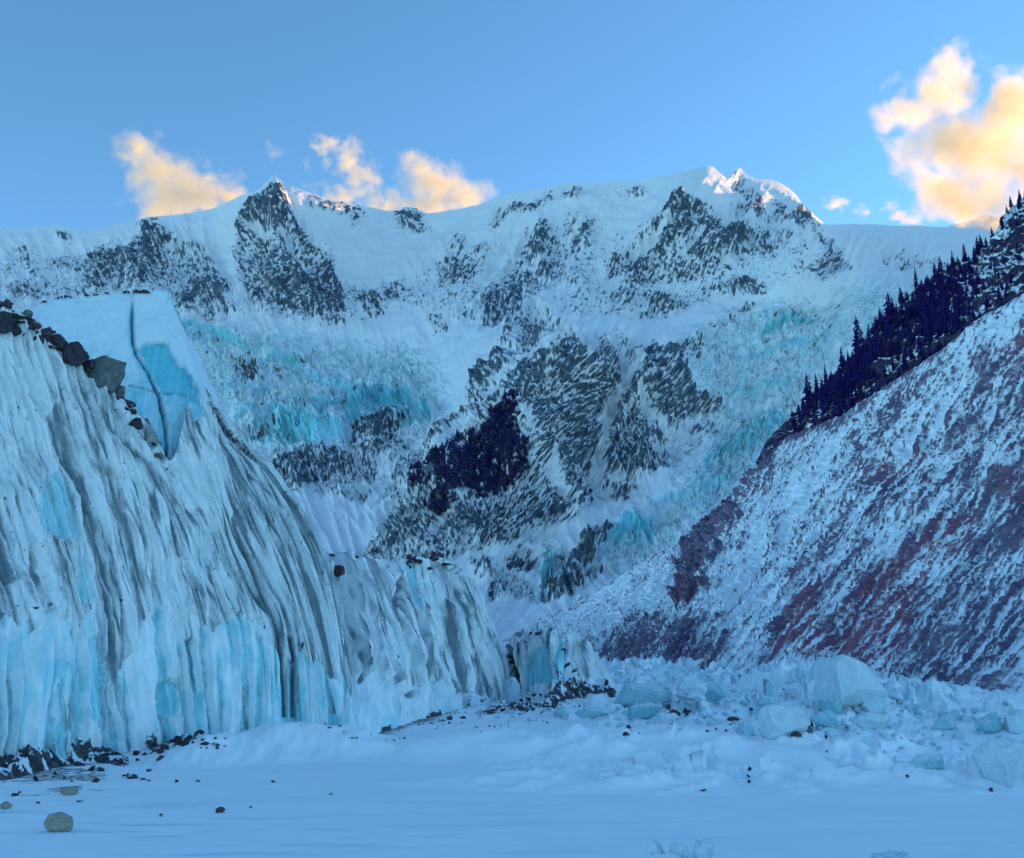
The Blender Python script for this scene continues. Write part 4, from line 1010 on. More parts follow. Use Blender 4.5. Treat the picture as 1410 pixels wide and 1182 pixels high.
# ================================================================== loose ice, stones
print('blocks')
def block_material(name, ice, snow=(0.66, 0.77, 0.83), lo=.25, hi=.7):
    """Clear ice on the broken sides, settled snow on what faces up."""
    k = NT(name)
    v = k.coord('Object'); oi = k.n('ShaderNodeObjectInfo')
    n1 = k.noise(v, 1.1, 5, .6); n2 = k.noise(v, 7, 4, .65)
    geo = k.n('ShaderNodeNewGeometry'); sp = k.n('ShaderNodeSeparateXYZ'); k.t.links.new(geo.outputs['Normal'], sp.inputs[0])
    up = k.rng(k.math('ADD', sp.outputs[2], k.math('MULTIPLY', k.math('SUBTRACT', n1, .5), 1.0)), lo, hi)
    c = k.mix(k.rng(n1, .3, .7), ice, (ice[0] * 1.7, ice[1] * 1.2, ice[2] * 1.1))
    c = k.mix(k.math('MULTIPLY', oi.outputs['Random'], .75), c, snow)
    c = k.mix(up, c, snow)
    n3 = k.noise(v, 2.6, 5, .7, 1.0)
    c = k.mix(k.rng(n3, .35, .68, 0, .55), c, (ice[0] * .9, ice[1] * .85, ice[2] * .85))
    c = k.mix(k.rng(n2, .62, .72, 0, .6), c, (.25, .32, .34))
    return k.surf(c, k.rng(up, 0, 1, .4, .8), k.bump(k.math('ADD', n3, k.math('ADD', n2, n1)), .6, .16), .3)
M_block = block_material('broken_ice', (.26, .58, .68))
M_block_teal = block_material('teal_ice', (.16, .44, .51))
M_block_white = block_material('snowy_ice', (.42, .64, .73), lo=0, hi=.5)

M_chunk = block_material('crusted_snow', (.40, .58, .68), snow=(.60, .72, .80), lo=0, hi=.6)

def rock_material(name, a, b, snow_amt=.5):
    k = NT(name)
    v = k.coord('Object')
    n1 = k.noise(v, 2.2, 5, .6); n2 = k.noise(v, 11, 4, .65)
    geo = k.n('ShaderNodeNewGeometry'); sp = k.n('ShaderNodeSeparateXYZ'); k.t.links.new(geo.outputs['Normal'], sp.inputs[0])
    c = k.mix(k.rng(n1, .3, .7), a, b)
    c = k.mix(k.rng(n2, .3, .75, 0, .55), c, (a[0] * .5, a[1] * .5, a[2] * .5))
    if snow_amt:
        up = k.rng(k.math('ADD', sp.outputs[2], k.math('MULTIPLY', k.math('SUBTRACT', n1, .5), 1.6)), 1.25 - snow_amt, 1.45 - snow_amt)
        c = k.mix(up, c, (.78, .84, .88))
    return k.surf(c, .85, k.bump(k.math('ADD', n1, n2), .6, .08), .15)
M_stone_dark = rock_material('dark_stone', (.045, .04, .06), (.10, .085, .10), .55)
M_stone_black = rock_material('wet_dark_stone', (.03, .03, .05), (.075, .07, .09), .22)
M_stone_tan = rock_material('tan_stone', (.30, .29, .24), (.42, .39, .32), .0)
M_stone_grey = rock_material('lichen_grey_stone', (.09, .115, .125), (.19, .215, .215), .12)
M_stone_red = rock_material('red_brown_stone', (.10, .05, .055), (.16, .08, .08), .3)

def lump_mesh(name, size, seed, npts=16, boxy=.55, cuts=2, rough=.05, sharp=True, tilt=0.0, wedge=0.0, chips=7):
    """A broken block: the hull of scattered points, cut finer and roughened; its base is at z = 0."""
    r = random.Random(seed)
    bm = bmesh.new()
    for i in range(npts):
        v = Vector((r.gauss(0, 1), r.gauss(0, 1), r.gauss(0, 1))).normalized()
        m = max(abs(v.x), abs(v.y), abs(v.z))
        v = v * (1 - boxy) + v / m * boxy
        v *= r.uniform(.82, 1.05)
        if wedge: v.z *= max(.18, 1 - wedge * (.5 + .5 * v.x))
        bm.verts.new((v.x, v.y, v.z))
    res = bmesh.ops.convex_hull(bm, input=list(bm.verts))
    bmesh.ops.delete(bm, geom=list({g for g in res['geom_interior'] + res['geom_unused'] if isinstance(g, bmesh.types.BMVert)}), context='VERTS')
    lo = Vector([min(v.co[i] for v in bm.verts) for i in range(3)]); hi = Vector([max(v.co[i] for v in bm.verts) for i in range(3)])
    for v in bm.verts:
        v.co = Vector([((v.co[i] - lo[i]) / (hi[i] - lo[i]) - .5) * size[i] for i in range(3)])
    big = max(size)
    if sharp:
        for _ in range(chips):
            n_ = Vector((r.gauss(0, 1), r.gauss(0, 1), abs(r.gauss(0, .8)))).normalized()
            ext = max(v.co.dot(n_) for v in bm.verts)
            g_ = bmesh.ops.bisect_plane(bm, geom=list(bm.verts) + list(bm.edges) + list(bm.faces), plane_co=n_ * ext * r.uniform(.62, .88), plane_no=n_, clear_outer=True)
            eds = [e for e in bm.edges if e.is_boundary]
            if eds: bmesh.ops.contextual_create(bm, geom=eds)
    bmesh.ops.bevel(bm, geom=list(bm.edges), offset=big * .012, segments=1, affect='EDGES', profile=.5, clamp_overlap=True)
    bmesh.ops.triangulate(bm, faces=list(bm.faces))
    for _ in range(cuts):
        L = big * (.30 if _ == 0 else .17)
        es = [e for e in bm.edges if e.calc_length() > L]
        if es: bmesh.ops.subdivide_edges(bm, edges=es, cuts=1)
        bmesh.ops.triangulate(bm, faces=[f for f in bm.faces if len(f.verts) > 3])
    bmesh.ops.recalc_face_normals(bm, faces=list(bm.faces))
    bm.normal_update()
    co = np.array([v.co for v in bm.verts]); q = co / big
    n = fbm(q[:, 0] * 3 + q[:, 2] * 2, q[:, 1] * 3 - q[:, 2] * 1.7, 4, .6, seed % 200)
    for v, d in zip(bm.verts, n):
        v.co += v.normal * float(d) * big * rough
    if tilt: bmesh.ops.rotate(bm, verts=list(bm.verts), cent=(0, 0, 0), matrix=Matrix.Rotation(tilt, 3, 'Y'))
    z0 = min(v.co.z for v in bm.verts)
    for v in bm.verts: v.co.z -= z0
    me = bpy.data.meshes.new(name); bm.to_mesh(me); bm.free()
    me.polygons.foreach_set('use_smooth', [not sharp] * len(me.polygons))
    return me

def ground_hit(px, py):
    ys = np.geomspace(14, 320, 900)
    p = unproj(np.full(900, px), np.full(900, py), ys)
    z = ground_h(p[:, 0], p[:, 1])
    i = np.argmax(p[:, 2] <= z)
    if not (p[:, 2] <= z).any(): i = 899
    return Vector((p[i, 0], p[i, 1], z[i]))

def put(name, mat, px, py, wpx, hpx, seed, label, cat, group=None, deep=.8, sink=.12, rot=None, tilt=0.0, **kw):
    """A loose piece that stands on the snow where row py meets the ground; wpx, hpx its apparent size."""
    loc = ground_hit(px, py)
    m = loc.y / FPX
    w, h = wpx * m, hpx * m * (1 + sink)
    me = lump_mesh(name, (w, w * deep, h), seed, tilt=tilt, **kw)
    hh = max(v.co.z for v in me.vertices); sc = h / hh
    for v in me.vertices: v.co.z *= sc
    o = link(name, me, mat, loc=(loc.x, loc.y + w * deep * .3, loc.z - h * sink))
    o.rotation_euler.z = random.Random(seed).uniform(-.5, .5) if rot is None else rot
    return tag(o, label, cat, group)

IB = 'ice blocks broken off on the snow'
# the large pieces, each as it lies (photograph column, row of its foot, apparent width and height)
put('ice_block', M_block_white, 1183, 984, 104, 74, 11, 'largest pyramid shaped ice block, pale with a blunt peak below the red gully', 'ice block', IB, .9, wedge=.45, npts=22, boxy=.25, rot=0, cuts=3, rough=.035)
put('ice_block', M_block, 1214, 985, 62, 26, 12, 'low teal sided slab at the foot of the pyramid shaped ice block', 'ice block', IB, .8, wedge=.3)
put('ice_block', M_block_teal, 1146, 990, 34, 26, 13, 'blue green chunk under the near edge of the pyramid shaped ice block', 'ice block', IB, .8)
put('ice_block', M_block_white, 1088, 1014, 76, 44, 14, 'broad white ice mound with scratched faces in the middle of the rubble', 'ice block', IB, .9, boxy=.3, npts=20, rot=.1, cuts=3)
put('ice_block', M_block_teal, 1060, 976, 42, 18, 15, 'vivid teal ice wedge behind the broad white mound', 'ice block', IB, .7, wedge=.5)
put('ice_block', M_block, 1140, 1006, 40, 24, 16, 'rounded blue ice chunk at the shoulder of the broad white mound', 'ice block', IB)
put('ice_block', M_block_white, 1200, 1004, 56, 22, 17, 'flat topped pale slab in the rubble beneath the teal sided slab', 'ice block', IB)
put('ice_block', M_block, 1305, 1006, 32, 22, 18, 'tilted round edged ice slab standing alone on the flat snow', 'ice block', IB, .6, tilt=.3)
put('ice_block', M_block_teal, 1368, 1012, 46, 28, 19, 'pointed teal ice fin among the farthest rubble beside the scree', 'ice block', IB, .6, wedge=.7, rot=math.pi)
put('ice_block', M_block_white, 1400, 1010, 38, 24, 20, 'pale snow capped block next to the pointed teal fin', 'ice block', IB)
put('ice_block', M_chunk, 1412, 1086, 92, 62, 21, 'big square grey blue ice block at the right edge of the lake', 'ice block', IB, .8, boxy=.8, npts=24, rot=.12, cuts=3, rough=.05)
put('ice_block', M_block_teal, 1279, 1060, 60, 18, 22, 'thin greenish ice plank lying level in the snow', 'ice block', IB, .35, boxy=.95, npts=30, rot=.03, rough=.012)
put('ice_block', M_block_teal, 884, 972, 92, 27, 23, 'long green ice wall like a low fence beside the serac', 'ice block', IB, .25, boxy=.95, npts=34, rot=-.14, wedge=.42, rough=.02, cuts=3)
put('ice_block', M_block, 988, 968, 36, 28, 24, 'blue triangular ice wedge leaning in the far rubble', 'ice block', IB, .7, wedge=.6, rot=.2)
put('ice_block', M_block_white, 957, 962, 44, 28, 25, 'pale sloping slab next to the blue triangular wedge', 'ice block', IB, .8, wedge=.6, rot=.1)
put('ice_block', M_block_teal, 882, 992, 58, 22, 26, 'torn teal slab on the snow below the long green ice wall', 'ice block', IB, .5, wedge=.4, rot=math.pi)
put('ice_block', M_block, 826, 990, 46, 15, 27, 'low grey blue ledge of ice in front of the serac', 'ice block', IB, .5)
put('ice_block', M_block, 774, 988, 30, 14, 28, 'small leaning slab at the stony foot of the serac', 'ice block', IB, .6, wedge=.5)
put('ice_block', M_block, 705, 968, 24, 34, 29, 'upright angular ice chunk in the gap before the serac', 'ice block', IB, .7)
put('ice_block', M_block, 1032, 1012, 26, 16, 30, 'small grey ice cube at the near end of the rubble', 'ice block', IB, boxy=.8)
for i, (bx, by, bw, bh) in enumerate([(905, 1196, 30, 34), (940, 1200, 40, 33), (972, 1198, 34, 38), (922, 1204, 50, 26)]):
    put('snow_chunk', M_chunk, bx, by, bw, bh, 40 + i, ['jagged snow chunk with a thin upright spike, nearest the camera', 'crumbly snow chunk between its spiked neighbours, nearest the camera',
        'tall snow chunk with a pointed tip beside the crumbly ones', 'low snow lump in front of the jagged chunks'][i], 'snow chunk', 'snow chunks at the near edge', .8, boxy=.1, npts=13, rough=.14, cuts=3)
put('snow_chunk', M_chunk, 1240, 1196, 74, 20, 45, 'separate low snow chunk near the corner of the lake', 'snow chunk', 'snow chunks at the near edge', .8, boxy=.1, npts=16, rough=.12, cuts=3)

# the many smaller pieces of the rubble field
blk = [lump_mesh('ice_block', (1, r_.uniform(.6, 1), r_.uniform(.45, .85)), 400 + i, npts=r_.choice([12, 15, 20]), boxy=r_.uniform(.15, .7), cuts=2, rough=.06, wedge=r_.choice([0, .3, .6])) for i, r_ in ((i, random.Random(i)) for i in range(14))]
LOOKS = {'broken_ice': 'blue', 'teal_ice': 'teal', 'snowy_ice': 'white', 'crusted_snow': 'frosted', 'dark_stone': 'grey', 'wet_dark_stone': 'black', 'red_brown_stone': 'reddish', 'lichen_grey_stone': 'greenish'}
rr = random.Random(5); taken = []
LOOK = LOOKS
def third(x, x0, x1, words=('toward the left end', 'midway along', 'toward the right end')):
    return words[min(2, max(0, int(3 * (x - x0) / (x1 - x0))))]
def scatter(n, x0, x1, y0, y1, wlo, whi, mats, name, label, cat, group, meshes, seed, ypow=1.0, sink=.45, mind=.55):
    r = random.Random(seed); k = 0; tries = 0
    while k < n and tries < n * 30:
        tries += 1
        px = r.uniform(x0, x1); py = y0 + (y1 - y0) * r.random() ** ypow
        w = wlo + (whi - wlo) * r.random() ** 2.4
        if any(abs(px - a) < (w + c) * mind and abs(py - b) < (w + c) * .22 for a, b, c in taken): continue
        taken.append((px, py, w)); k += 1
        loc = ground_hit(px, py); s = w * loc.y / FPX
        me = r.choice(meshes); mt = r.choice(mats)
        o = link(name, me, None, loc=(loc.x, loc.y, loc.z - s * sink * .6))
        if len(me.materials) == 0: me.materials.append(mt)
        o.material_slots[0].link = 'OBJECT'; o.material_slots[0].material = mt
        o.scale = (s, s, s * r.uniform(.7, 1.15)); o.rotation_euler = (r.uniform(-.3, .3), r.uniform(-.3, .3), r.uniform(0, 6.3))
        tag(o, label.format(c=LOOK.get(mt.name.split('.')[0], 'dark'), p=third(px, x0, x1), s='small' if w < wlo + (whi - wlo) * .25 else 'larger'), cat, group)
BM_ = [M_block, M_block_white, M_chunk, M_chunk, M_chunk, M_block_white, M_block_teal]
scatter(70, 1010, 1240, 962, 1016, 8, 34, BM_, 'ice_block', '{s} {c} ice piece heaped round the broad white mound, {p}', 'ice block', 'small ice pieces of the central heap', blk, 61)
scatter(46, 1240, 1410, 976, 1034, 6, 26, BM_, 'ice_block', '{s} {c} ice piece strewn over flat snow below the scree, {p}', 'ice block', 'small ice pieces below the scree', blk, 62)
scatter(60, 850, 1030, 956, 1000, 6, 26, BM_, 'ice_block', '{s} {c} ice piece in the rubble by the green wall, {p}', 'ice block', 'small ice pieces by the green wall', blk, 63)
scatter(30, 640, 850, 972, 994, 6, 20, BM_, 'ice_block', '{s} {c} ice piece lying before the serac, {p}', 'ice block', 'small ice pieces at the serac', blk, 64)

# ------------------------------------------------------------------ stones
BG = 'stones lying on the frozen lake'
put('boulder', M_stone_tan, 75, 1147, 37, 24, 371, 'largest pale tan boulder sitting alone on the snowy lake', 'boulder', BG, .8, npts=18, boxy=.2, rough=.04, sharp=False, rot=0)
put('boulder', M_stone_tan, 92, 1095, 25, 10, 72, 'flat tan boulder near the dark debris under the ice cliff', 'boulder', BG, .7, npts=18, boxy=.3, rough=.04, sharp=False)
put('boulder', M_stone_tan, 5, 1115, 17, 9, 73, 'tan boulder cut by the left edge of the view', 'boulder', BG, .8, npts=16, boxy=.3, sharp=False)
put('boulder', M_stone_red, 303, 1120, 14, 7, 74, 'small dark red pointed stone out on the open lake', 'boulder', BG, .8, wedge=.5)
for i, (bx, by, bw, bh, lab) in enumerate([(221, 1125, 5, 4, 'tiny grey stone on the open lake nearest the red pointed stone'), (243, 1078, 5, 4, 'tiny dark stone below the nearer end of the large snow drift'), (272, 1077, 8, 3, 'thin flat stone below the large snow drift'),
        (376, 1078, 7, 3, 'tiny stone below the middle of the large snow drift'), (345, 1113, 5, 2.5, 'tiny flat stone beyond the red pointed stone'), (109, 1105, 10, 3, 'flat slate lying by the flat tan boulder'), (51, 1107, 6, 2.5, 'small flat slate between two tan boulders'),
        (20, 1097, 12, 4, 'dark slate near the left edge of the lake'), (26, 1093, 6, 3, 'little dark stone behind the slate near the edge'), (455, 1095, 6, 2.5, 'tiny dark speck of stone on the middle of the lake'),
        (1033, 1065, 6, 6, 'dark stone topmost of the three on the snow drift'), (1031, 1072, 5, 4, 'dark stone middle of the three on the snow drift'), (1032, 1078, 5, 4, 'dark stone lowest of the three on the snow drift'),
        (1250, 1073, 5, 4, 'tiny dark stone in front of the greenish ice plank'), (968, 1090, 9, 3, 'thin dark stone at the lower edge of the snow drift'), (862, 1015, 10, 5, 'grey pointed stone on the middle snow drift'), (1366, 1092, 6, 5, 'dark stone under the big square ice block'),
        (1138, 1020, 5, 5, 'dark stone below the white ice mound'), (1140, 1037, 7, 3, 'flat dark stone farther down from the white ice mound')]):
    put('stone', M_stone_dark if i != 0 else M_stone_grey, bx, by, bw, bh, 80 + i, lab, 'stone', BG, .8, npts=11, cuts=1)
for i, (bx, by, bw, bh, mt, lab) in enumerate([(1070, 1010, 15, 12, M_stone_red, 'red brown stone wedged under the white ice mound'), (1064, 1015, 8, 8, M_stone_dark, 'small dark stone beside the red brown stone'),
        (1113, 1014, 18, 13, M_stone_grey, 'greenish grey stone at the foot of the white ice mound'), (1097, 1015, 16, 7, M_stone_dark, 'dark slanting stone between white mound and greenish stone'), (1148, 1014, 30, 5, M_stone_dark, 'long dark splinter of rock lying level on the rubble'),
        (1118, 1003, 9, 7, M_stone_red, 'dark red stone under the rounded blue chunk'), (930, 987, 22, 9, M_stone_red, 'row of red brown stone on the snow below the long green ice wall'), (945, 990, 14, 9, M_stone_dark, 'dark stone beside the red brown one below the green wall'),
        (1010, 993, 22, 6, M_stone_red, 'flat dark red stone before the blue triangular wedge'), (920, 976, 9, 6, M_stone_grey, 'grey stone close under the end of the green ice wall')]):
    put('stone', mt, bx, by, bw, bh, 120 + i, lab, 'stone', 'stones among the ice rubble', .7, npts=13, cuts=1)
stn_m = [lump_mesh('stone', (1, r_.uniform(.6, 1), r_.uniform(.4, .8)), 500 + i, npts=r_.choice([10, 13, 16]), boxy=r_.uniform(.1, .5), cuts=1, rough=.05, wedge=r_.choice([0, .4])) for i, r_ in ((i, random.Random(i + 50)) for i in range(12))]
DM = [M_stone_dark, M_stone_dark, M_stone_black, M_stone_red]

# dark rubble washed out at the foot of the big cliff
def debris(name, px0, px1, pys, dy, ht, seed, label):
    n, m_ = 170, 60
    u = np.linspace(0, 1, n)[None]; v = np.linspace(0, 1, m_)[:, None]
    pxs = px0 + (px1 - px0) * u + 0 * v
    pyc = interp1(np.linspace(0, 1, len(pys)), pys, u[0])[None] + 0 * v
    Y0 = gdepth(pyc)
    Y = Y0 + dy * (v - .42)
    X_ = (pxs - CX) / FPX * Y * 1.02
    prof = np.sin(np.clip(u, 0, 1) * np.pi) ** .6 * np.sin(np.clip(v, 0, 1) * np.pi) ** .8
    nz = fbm(X_ / 1.1, Y / 1.1, 5, .62, seed)
    Z_ = ground_h(X_, Y) - .08 + ht * prof * (.80 + .34 * nz) + .20 * slabs(X_ / .55, Y / .55, seed % 11) * prof ** .5 + .10 * fbm(X_ / .3, Y / .3, 4, .65, seed + 3) * prof ** .5
    P_ = np.stack([X_, Y, Z_], -1)
    nn = grid_normals(P_); nn *= np.sign(np.median(nn[..., 2]))
    snow = smooth(-.08, .24, fbm(X_ / .7, Y / .7, 5, .68, seed + 7) + .35 * (nn[..., 2] - .72)) * .95
    r_ = np.clip(1.0 - snow * 1.1, 0, 1.2)
    o = link(name, grid_mesh(name, P_, {'surf': np.stack([r_, 0 * r_, 0 * r_], -1)}), M_debris)
    tag(o, label, 'debris', kind='stuff')
    return o
M_debris = snow_rock_material('moraine_debris', (.045, .05, .065), (.13, .125, .13), scale=1.2, fine=6.0, bumpd=.08, jitter=.8, lo=.35, hi=.55)
debris('moraine_debris', -30, 215, [1072, 1070, 1064, 1052, 1044, 1052], 5.5, 1.15, 331, 'dark gravelly debris heaped under the foot of the towering ice cliff')
debris('moraine_debris', 240, 320, [1040, 1036, 1040], 3.0, .9, 335, 'small dark debris patch on top of the large snow drift')
debris('moraine_debris', 552, 622, [996, 988, 982], 8.0, 2.0, 337, 'stony debris cone at the foot of the farther ice cliff')
debris('moraine_debris', 662, 770, [984, 982, 980, 982], 9.0, .8, 339, 'stony debris apron in front of the serac')
debris('moraine_debris', 746, 842, [977, 974, 973, 973], 8.0, 3.2, 341, 'pyramid of dark debris and ice leaning on the serac')
scatter(46, -5, 225, 1034, 1078, 5, 22, DM, 'stone', '{s} {c} stone in debris under the towering ice cliff, {p}', 'stone', 'stones under the towering cliff', stn_m, 71, sink=.3, mind=.4)
scatter(12, 250, 310, 1018, 1034, 5, 14, DM, 'stone', '{s} {c} stone on top of the large snow drift, {p}', 'stone', 'stones on the large drift', stn_m, 72, sink=.3, mind=.4)
scatter(20, 440, 560, 996, 1022, 3, 9, DM, 'stone', '{s} {c} stone on gravel by the farther ice cliff, {p}', 'stone', 'stones on the gravel by the cliffs', stn_m, 73, mind=.4)
scatter(40, 545, 640, 966, 1000, 4, 14, DM, 'stone', '{s} {c} stone on the debris cone of the farther cliff, {p}', 'stone', 'stones of the debris cone', stn_m, 74, mind=.4)
scatter(44, 668, 800, 958, 986, 4, 14, DM, 'stone', '{s} {c} stone on the apron before the serac, {p}', 'stone', 'stones before the serac', stn_m, 75, mind=.4)
scatter(26, 860, 1180, 972, 1010, 3, 10, DM, 'stone', '{s} {c} stone scattered through the ice rubble, {p}', 'stone', 'stones scattered in the rubble', stn_m, 76, mind=.4)
scatter(14, 600, 760, 992, 1010, 3, 6, DM, 'stone', '{s} {c} stone on bare snow before the farther ice cliff, {p}', 'stone', 'tiny stones before the farther cliff', stn_m, 77, mind=.4)

# ------------------------------------------------------------------ boulders along the crests of the cliffs
def grid_hit(P_, px, py):
    x, y = proj(P_); d = (x - px) ** 2 + (y - py) ** 2
    return Vector(P_.reshape(-1, 3)[int(np.argmin(d))])
def crest(name, mat, P_, px, py, wpx, hpx, seed, label, cat, group, deep=.8, sink=.35, share=None, **kw):
    p = grid_hit(P_, px, py); m = (p.y) / FPX
    w, h = wpx * m, hpx * m
    if share is None:
        me = lump_mesh(name, (w, w * deep, h), seed, **kw); sc = 1
    else:
        me = share; sc = w
    o = link(name, me, mat, loc=(p.x, p.y - w * .25, p.z - h * sink))
    if share is not None:
        o.material_slots[0].link = 'OBJECT'; o.material_slots[0].material = mat
        o.scale = (w, w, h * 1.5)
    o.rotation_euler.z = random.Random(seed).uniform(-.6, .6)
    return tag(o, label, cat, group)
CG = 'boulders along the crest of the towering cliff'
for i, (bx, by, bw, bh, mt, lab) in enumerate([
        (150, 512, 54, 50, M_stone_grey, 'largest rounded greenish grey boulder overhanging the ice cliff crest'), (163, 540, 26, 32, M_stone_grey, 'rounded grey boulder hanging under the largest crest boulder'),
        (105, 486, 42, 36, M_stone_black, 'blocky dark boulder next above the largest crest boulder'), (84, 470, 30, 26, M_stone_dark, 'dark boulder with a snow cap in the middle of the crest line'),
        (66, 458, 28, 26, M_stone_dark, 'dark angular boulder above the snow capped one on the crest'), (38, 432, 22, 18, M_stone_grey, 'mossy grey boulder high on the crest beside the ice tower'),
        (8, 438, 34, 40, M_stone_black, 'tall dark boulder where the crest leaves the view'), (22, 450, 18, 22, M_stone_black, 'dark boulder just below the tall one at the edge of the view'),
        (48, 446, 20, 16, M_stone_dark, 'small dark boulder under the mossy grey one'), (176, 556, 30, 12, M_stone_black, 'flat dark slab jutting toward the ice tower'), (182, 566, 22, 12, M_stone_dark, 'thin dark slab under the jutting flat slab'),
        (190, 582, 22, 22, M_stone_black, 'dark boulder below the jutting slabs'), (202, 596, 22, 22, M_stone_black, 'dark boulder halfway down the lower crest'), (214, 610, 20, 22, M_stone_black, 'dark boulder near the bottom of the crack'),
        (225, 624, 16, 18, M_stone_black, 'lowest dark boulder where the crack of the ice tower ends'), (124, 500, 20, 22, M_stone_dark, 'dark wedge between two big crest boulders')]):
    crest('boulder', mt, PL, bx, by + bh * .3, bw, bh, 600 + i, lab, 'boulder', CG, npts=18, boxy=.35 if i > 1 else .1, rough=.05, sharp=i > 1, cuts=3 if i < 3 else 2)
r = random.Random(9)
for i in range(84):
    f = r.random() ** 1.2; bx = interp1([0, .3, .6, .8, 1], [-8, 48, 120, 180, 232], f); by = interp1([0, .3, .6, .8, 1], [418, 450, 500, 566, 634], f)
    mt = r.choice(DM[:3] + [M_stone_grey]); sw = 6 + 18 * r.random() ** 2
    crest('stone', mt, PL, float(bx) + r.gauss(0, 4), float(by) + r.gauss(0, 7) + 2, sw, 5 + 13 * r.random() ** 2, 650 + i, '%s %s stone wedged along the crest %s' % ('big' if sw > 14 else 'small', LOOK.get(mt.name, 'dark'), 'above the blocky dark boulder' if bx < 95 else ('round the largest rounded boulder' if bx < 170 else 'down by the ice tower crack')), 'stone', 'stones wedged along the crest', share=r.choice(stn_m))
for i in range(16):
    bx = r.uniform(60, 215) if i > 5 else r.uniform(180, 206); by = interp1([40, 75, 112, 180, 230], [424, 413, 408, 404, 405], bx)
    crest('stone', r.choice(DM[:3]), Pt, float(bx), float(by), r.uniform(4, 9) if i > 5 else r.uniform(6, 12), r.uniform(3, 5) if i > 5 else r.uniform(4, 7), 700 + i, 'dark stone on the flat top of the ice tower', 'stone', 'stones on the ice tower', sink=.1, share=r.choice(stn_m))
crest('boulder', M_stone_red, P2, 468, 792, 17, 18, 720, 'triangular dark red boulder stuck on the snowy shoulder of the farther cliff', 'boulder', None, wedge=.6, npts=10, boxy=.1, cuts=1, sink=.2)
for i in range(34):
    bx = r.uniform(560, 632) if i < 22 else r.uniform(455, 560); by = interp1([450, 488, 538, 573, 603, 627, 640], [765, 769, 777, 773, 768, 788, 800], bx) + (abs(r.gauss(0, 5)) if i < 22 else 0)
    crest('stone', r.choice(DM), P2, float(bx), float(by), r.uniform(7, 19) if i < 22 else r.uniform(5, 14), r.uniform(6, 13) if i < 22 else r.uniform(3, 6), 730 + i, ('dark stone in the cluster above the blue band of the farther crest' if i < 22 else 'small dark stone on the level crest of the farther ice cliff'), 'stone', 'stones on the farther crest', sink=.12, share=r.choice(stn_m))
for i, (bx, by, bw, bh) in enumerate([(731, 873, 5, 5), (742, 873, 12, 4), (752, 873, 8, 4), (776, 896, 8, 6), (780, 905, 7, 8), (786, 915, 8, 8), (770, 930, 9, 9), (800, 950, 12, 12), (812, 955, 10, 10), (835, 945, 6, 14)]):
    crest('stone', r.choice(DM[:3]), P3_, bx, by, bw, bh, 770 + i, 'dark stone frozen into the serac', 'stone', 'stones frozen into the serac', share=r.choice(stn_m))

# ================================================================== conifers
print('trees')
def needle_material():
    k = NT('conifer_needles'); oi = k.n('ShaderNodeObjectInfo'); v = k.coord('Object')
    n = k.noise(v, .6, 3, .6)
    geo = k.n('ShaderNodeNewGeometry'); sp = k.n('ShaderNodeSeparateXYZ'); k.t.links.new(geo.outputs['Normal'], sp.inputs[0])
    c = k.mix(k.rng(n, .3, .7), (.019, .006, .12), (.032, .013, .15))
    c = k.mix(k.math('MULTIPLY', oi.outputs['Random'], .5), c, (.018, .022, .10))
    sn = k.math('MULTIPLY', k.rng(k.math('ADD', sp.outputs[2], k.math('MULTIPLY', n, .8)), 1.10, 1.35), .30)
    c = k.mix(sn, c, (.55, .62, .70))
    return k.surf(c, .8, None, .1)
M_needles = needle_material()
kb = NT('conifer_bark'); M_bark = kb.surf(kb.mix(kb.noise(kb.coord('Object', (1, 1, .2)), 3, 4), (.05, .04, .045), (.10, .08, .08)), .9)
def conifer(seed, tiers=15, per=8, width=.17):
    """Crown 1 m tall unit tree: whorls of drooping boughs of uneven length, each a few ragged blades."""
    r = random.Random(seed); V = []; F = []
    for t in range(tiers):
        f = t / (tiers - 1); z = .10 + .88 * f
        R = width * (1 - f) ** .8 * r.uniform(.75, 1.15) + .012
        if f < .12: R *= .75
        n = max(4, int(per * (1 - .45 * f)))
        a0 = r.uniform(0, 6.28)
        for i in range(n):
            if r.random() < .12: continue
            a = a0 + 6.283 * i / n + r.uniform(-.3, .3); L = R * r.uniform(.6, 1.2); wd = L * r.uniform(.26, .42)
            dz = -L * r.uniform(.25, .65); ca, sa = math.cos(a), math.sin(a)
            b = len(V)
            V += [(0, 0, z + .018), (ca * L * .55 - sa * wd, sa * L * .55 + ca * wd, z + dz * .45 - .012), (ca * L, sa * L, z + dz),
                  (ca * L * .55 + sa * wd, sa * L * .55 - ca * wd, z + dz * .45 - .012), (ca * L * .5, sa * L * .5, z + dz * .2 + .02), (ca * L * .45, sa * L * .45, z + dz * .3 - .05)]
            F += [(b, b + 1, b + 4), (b + 1, b + 2, b + 4), (b + 2, b + 3, b + 4), (b + 3, b, b + 4), (b + 1, b + 5, b + 3), (b + 1, b + 2, b + 5)]
    V += [(0, 0, 1.0), (.012, 0, .9), (-.006, .01, .9), (-.006, -.01, .9)]; b = len(V) - 4
    F += [(b, b + 1, b + 2), (b, b + 2, b + 3), (b, b + 3, b + 1)]
    crown = raw_mesh('crown', np.array(V), np.array(F), smooth_shade=False); crown.materials.append(M_needles)
    V = []; F = []
    for z, rad in ((-.08, .022), (.1, .017), (.5, .010), (.95, .002)):
        for i in range(6): V.append((rad * math.cos(i * 1.047), rad * math.sin(i * 1.047), z))
    for l in range(3):
        for i in range(6):
            j = (i + 1) % 6; F.append((l * 6 + i, l * 6 + j, l * 6 + 6 + j, l * 6 + 6 + i)[:4])
    trunk = raw_mesh('trunk', np.array(V), np.array(F)); trunk.materials.append(M_bark)
    return crown, trunk
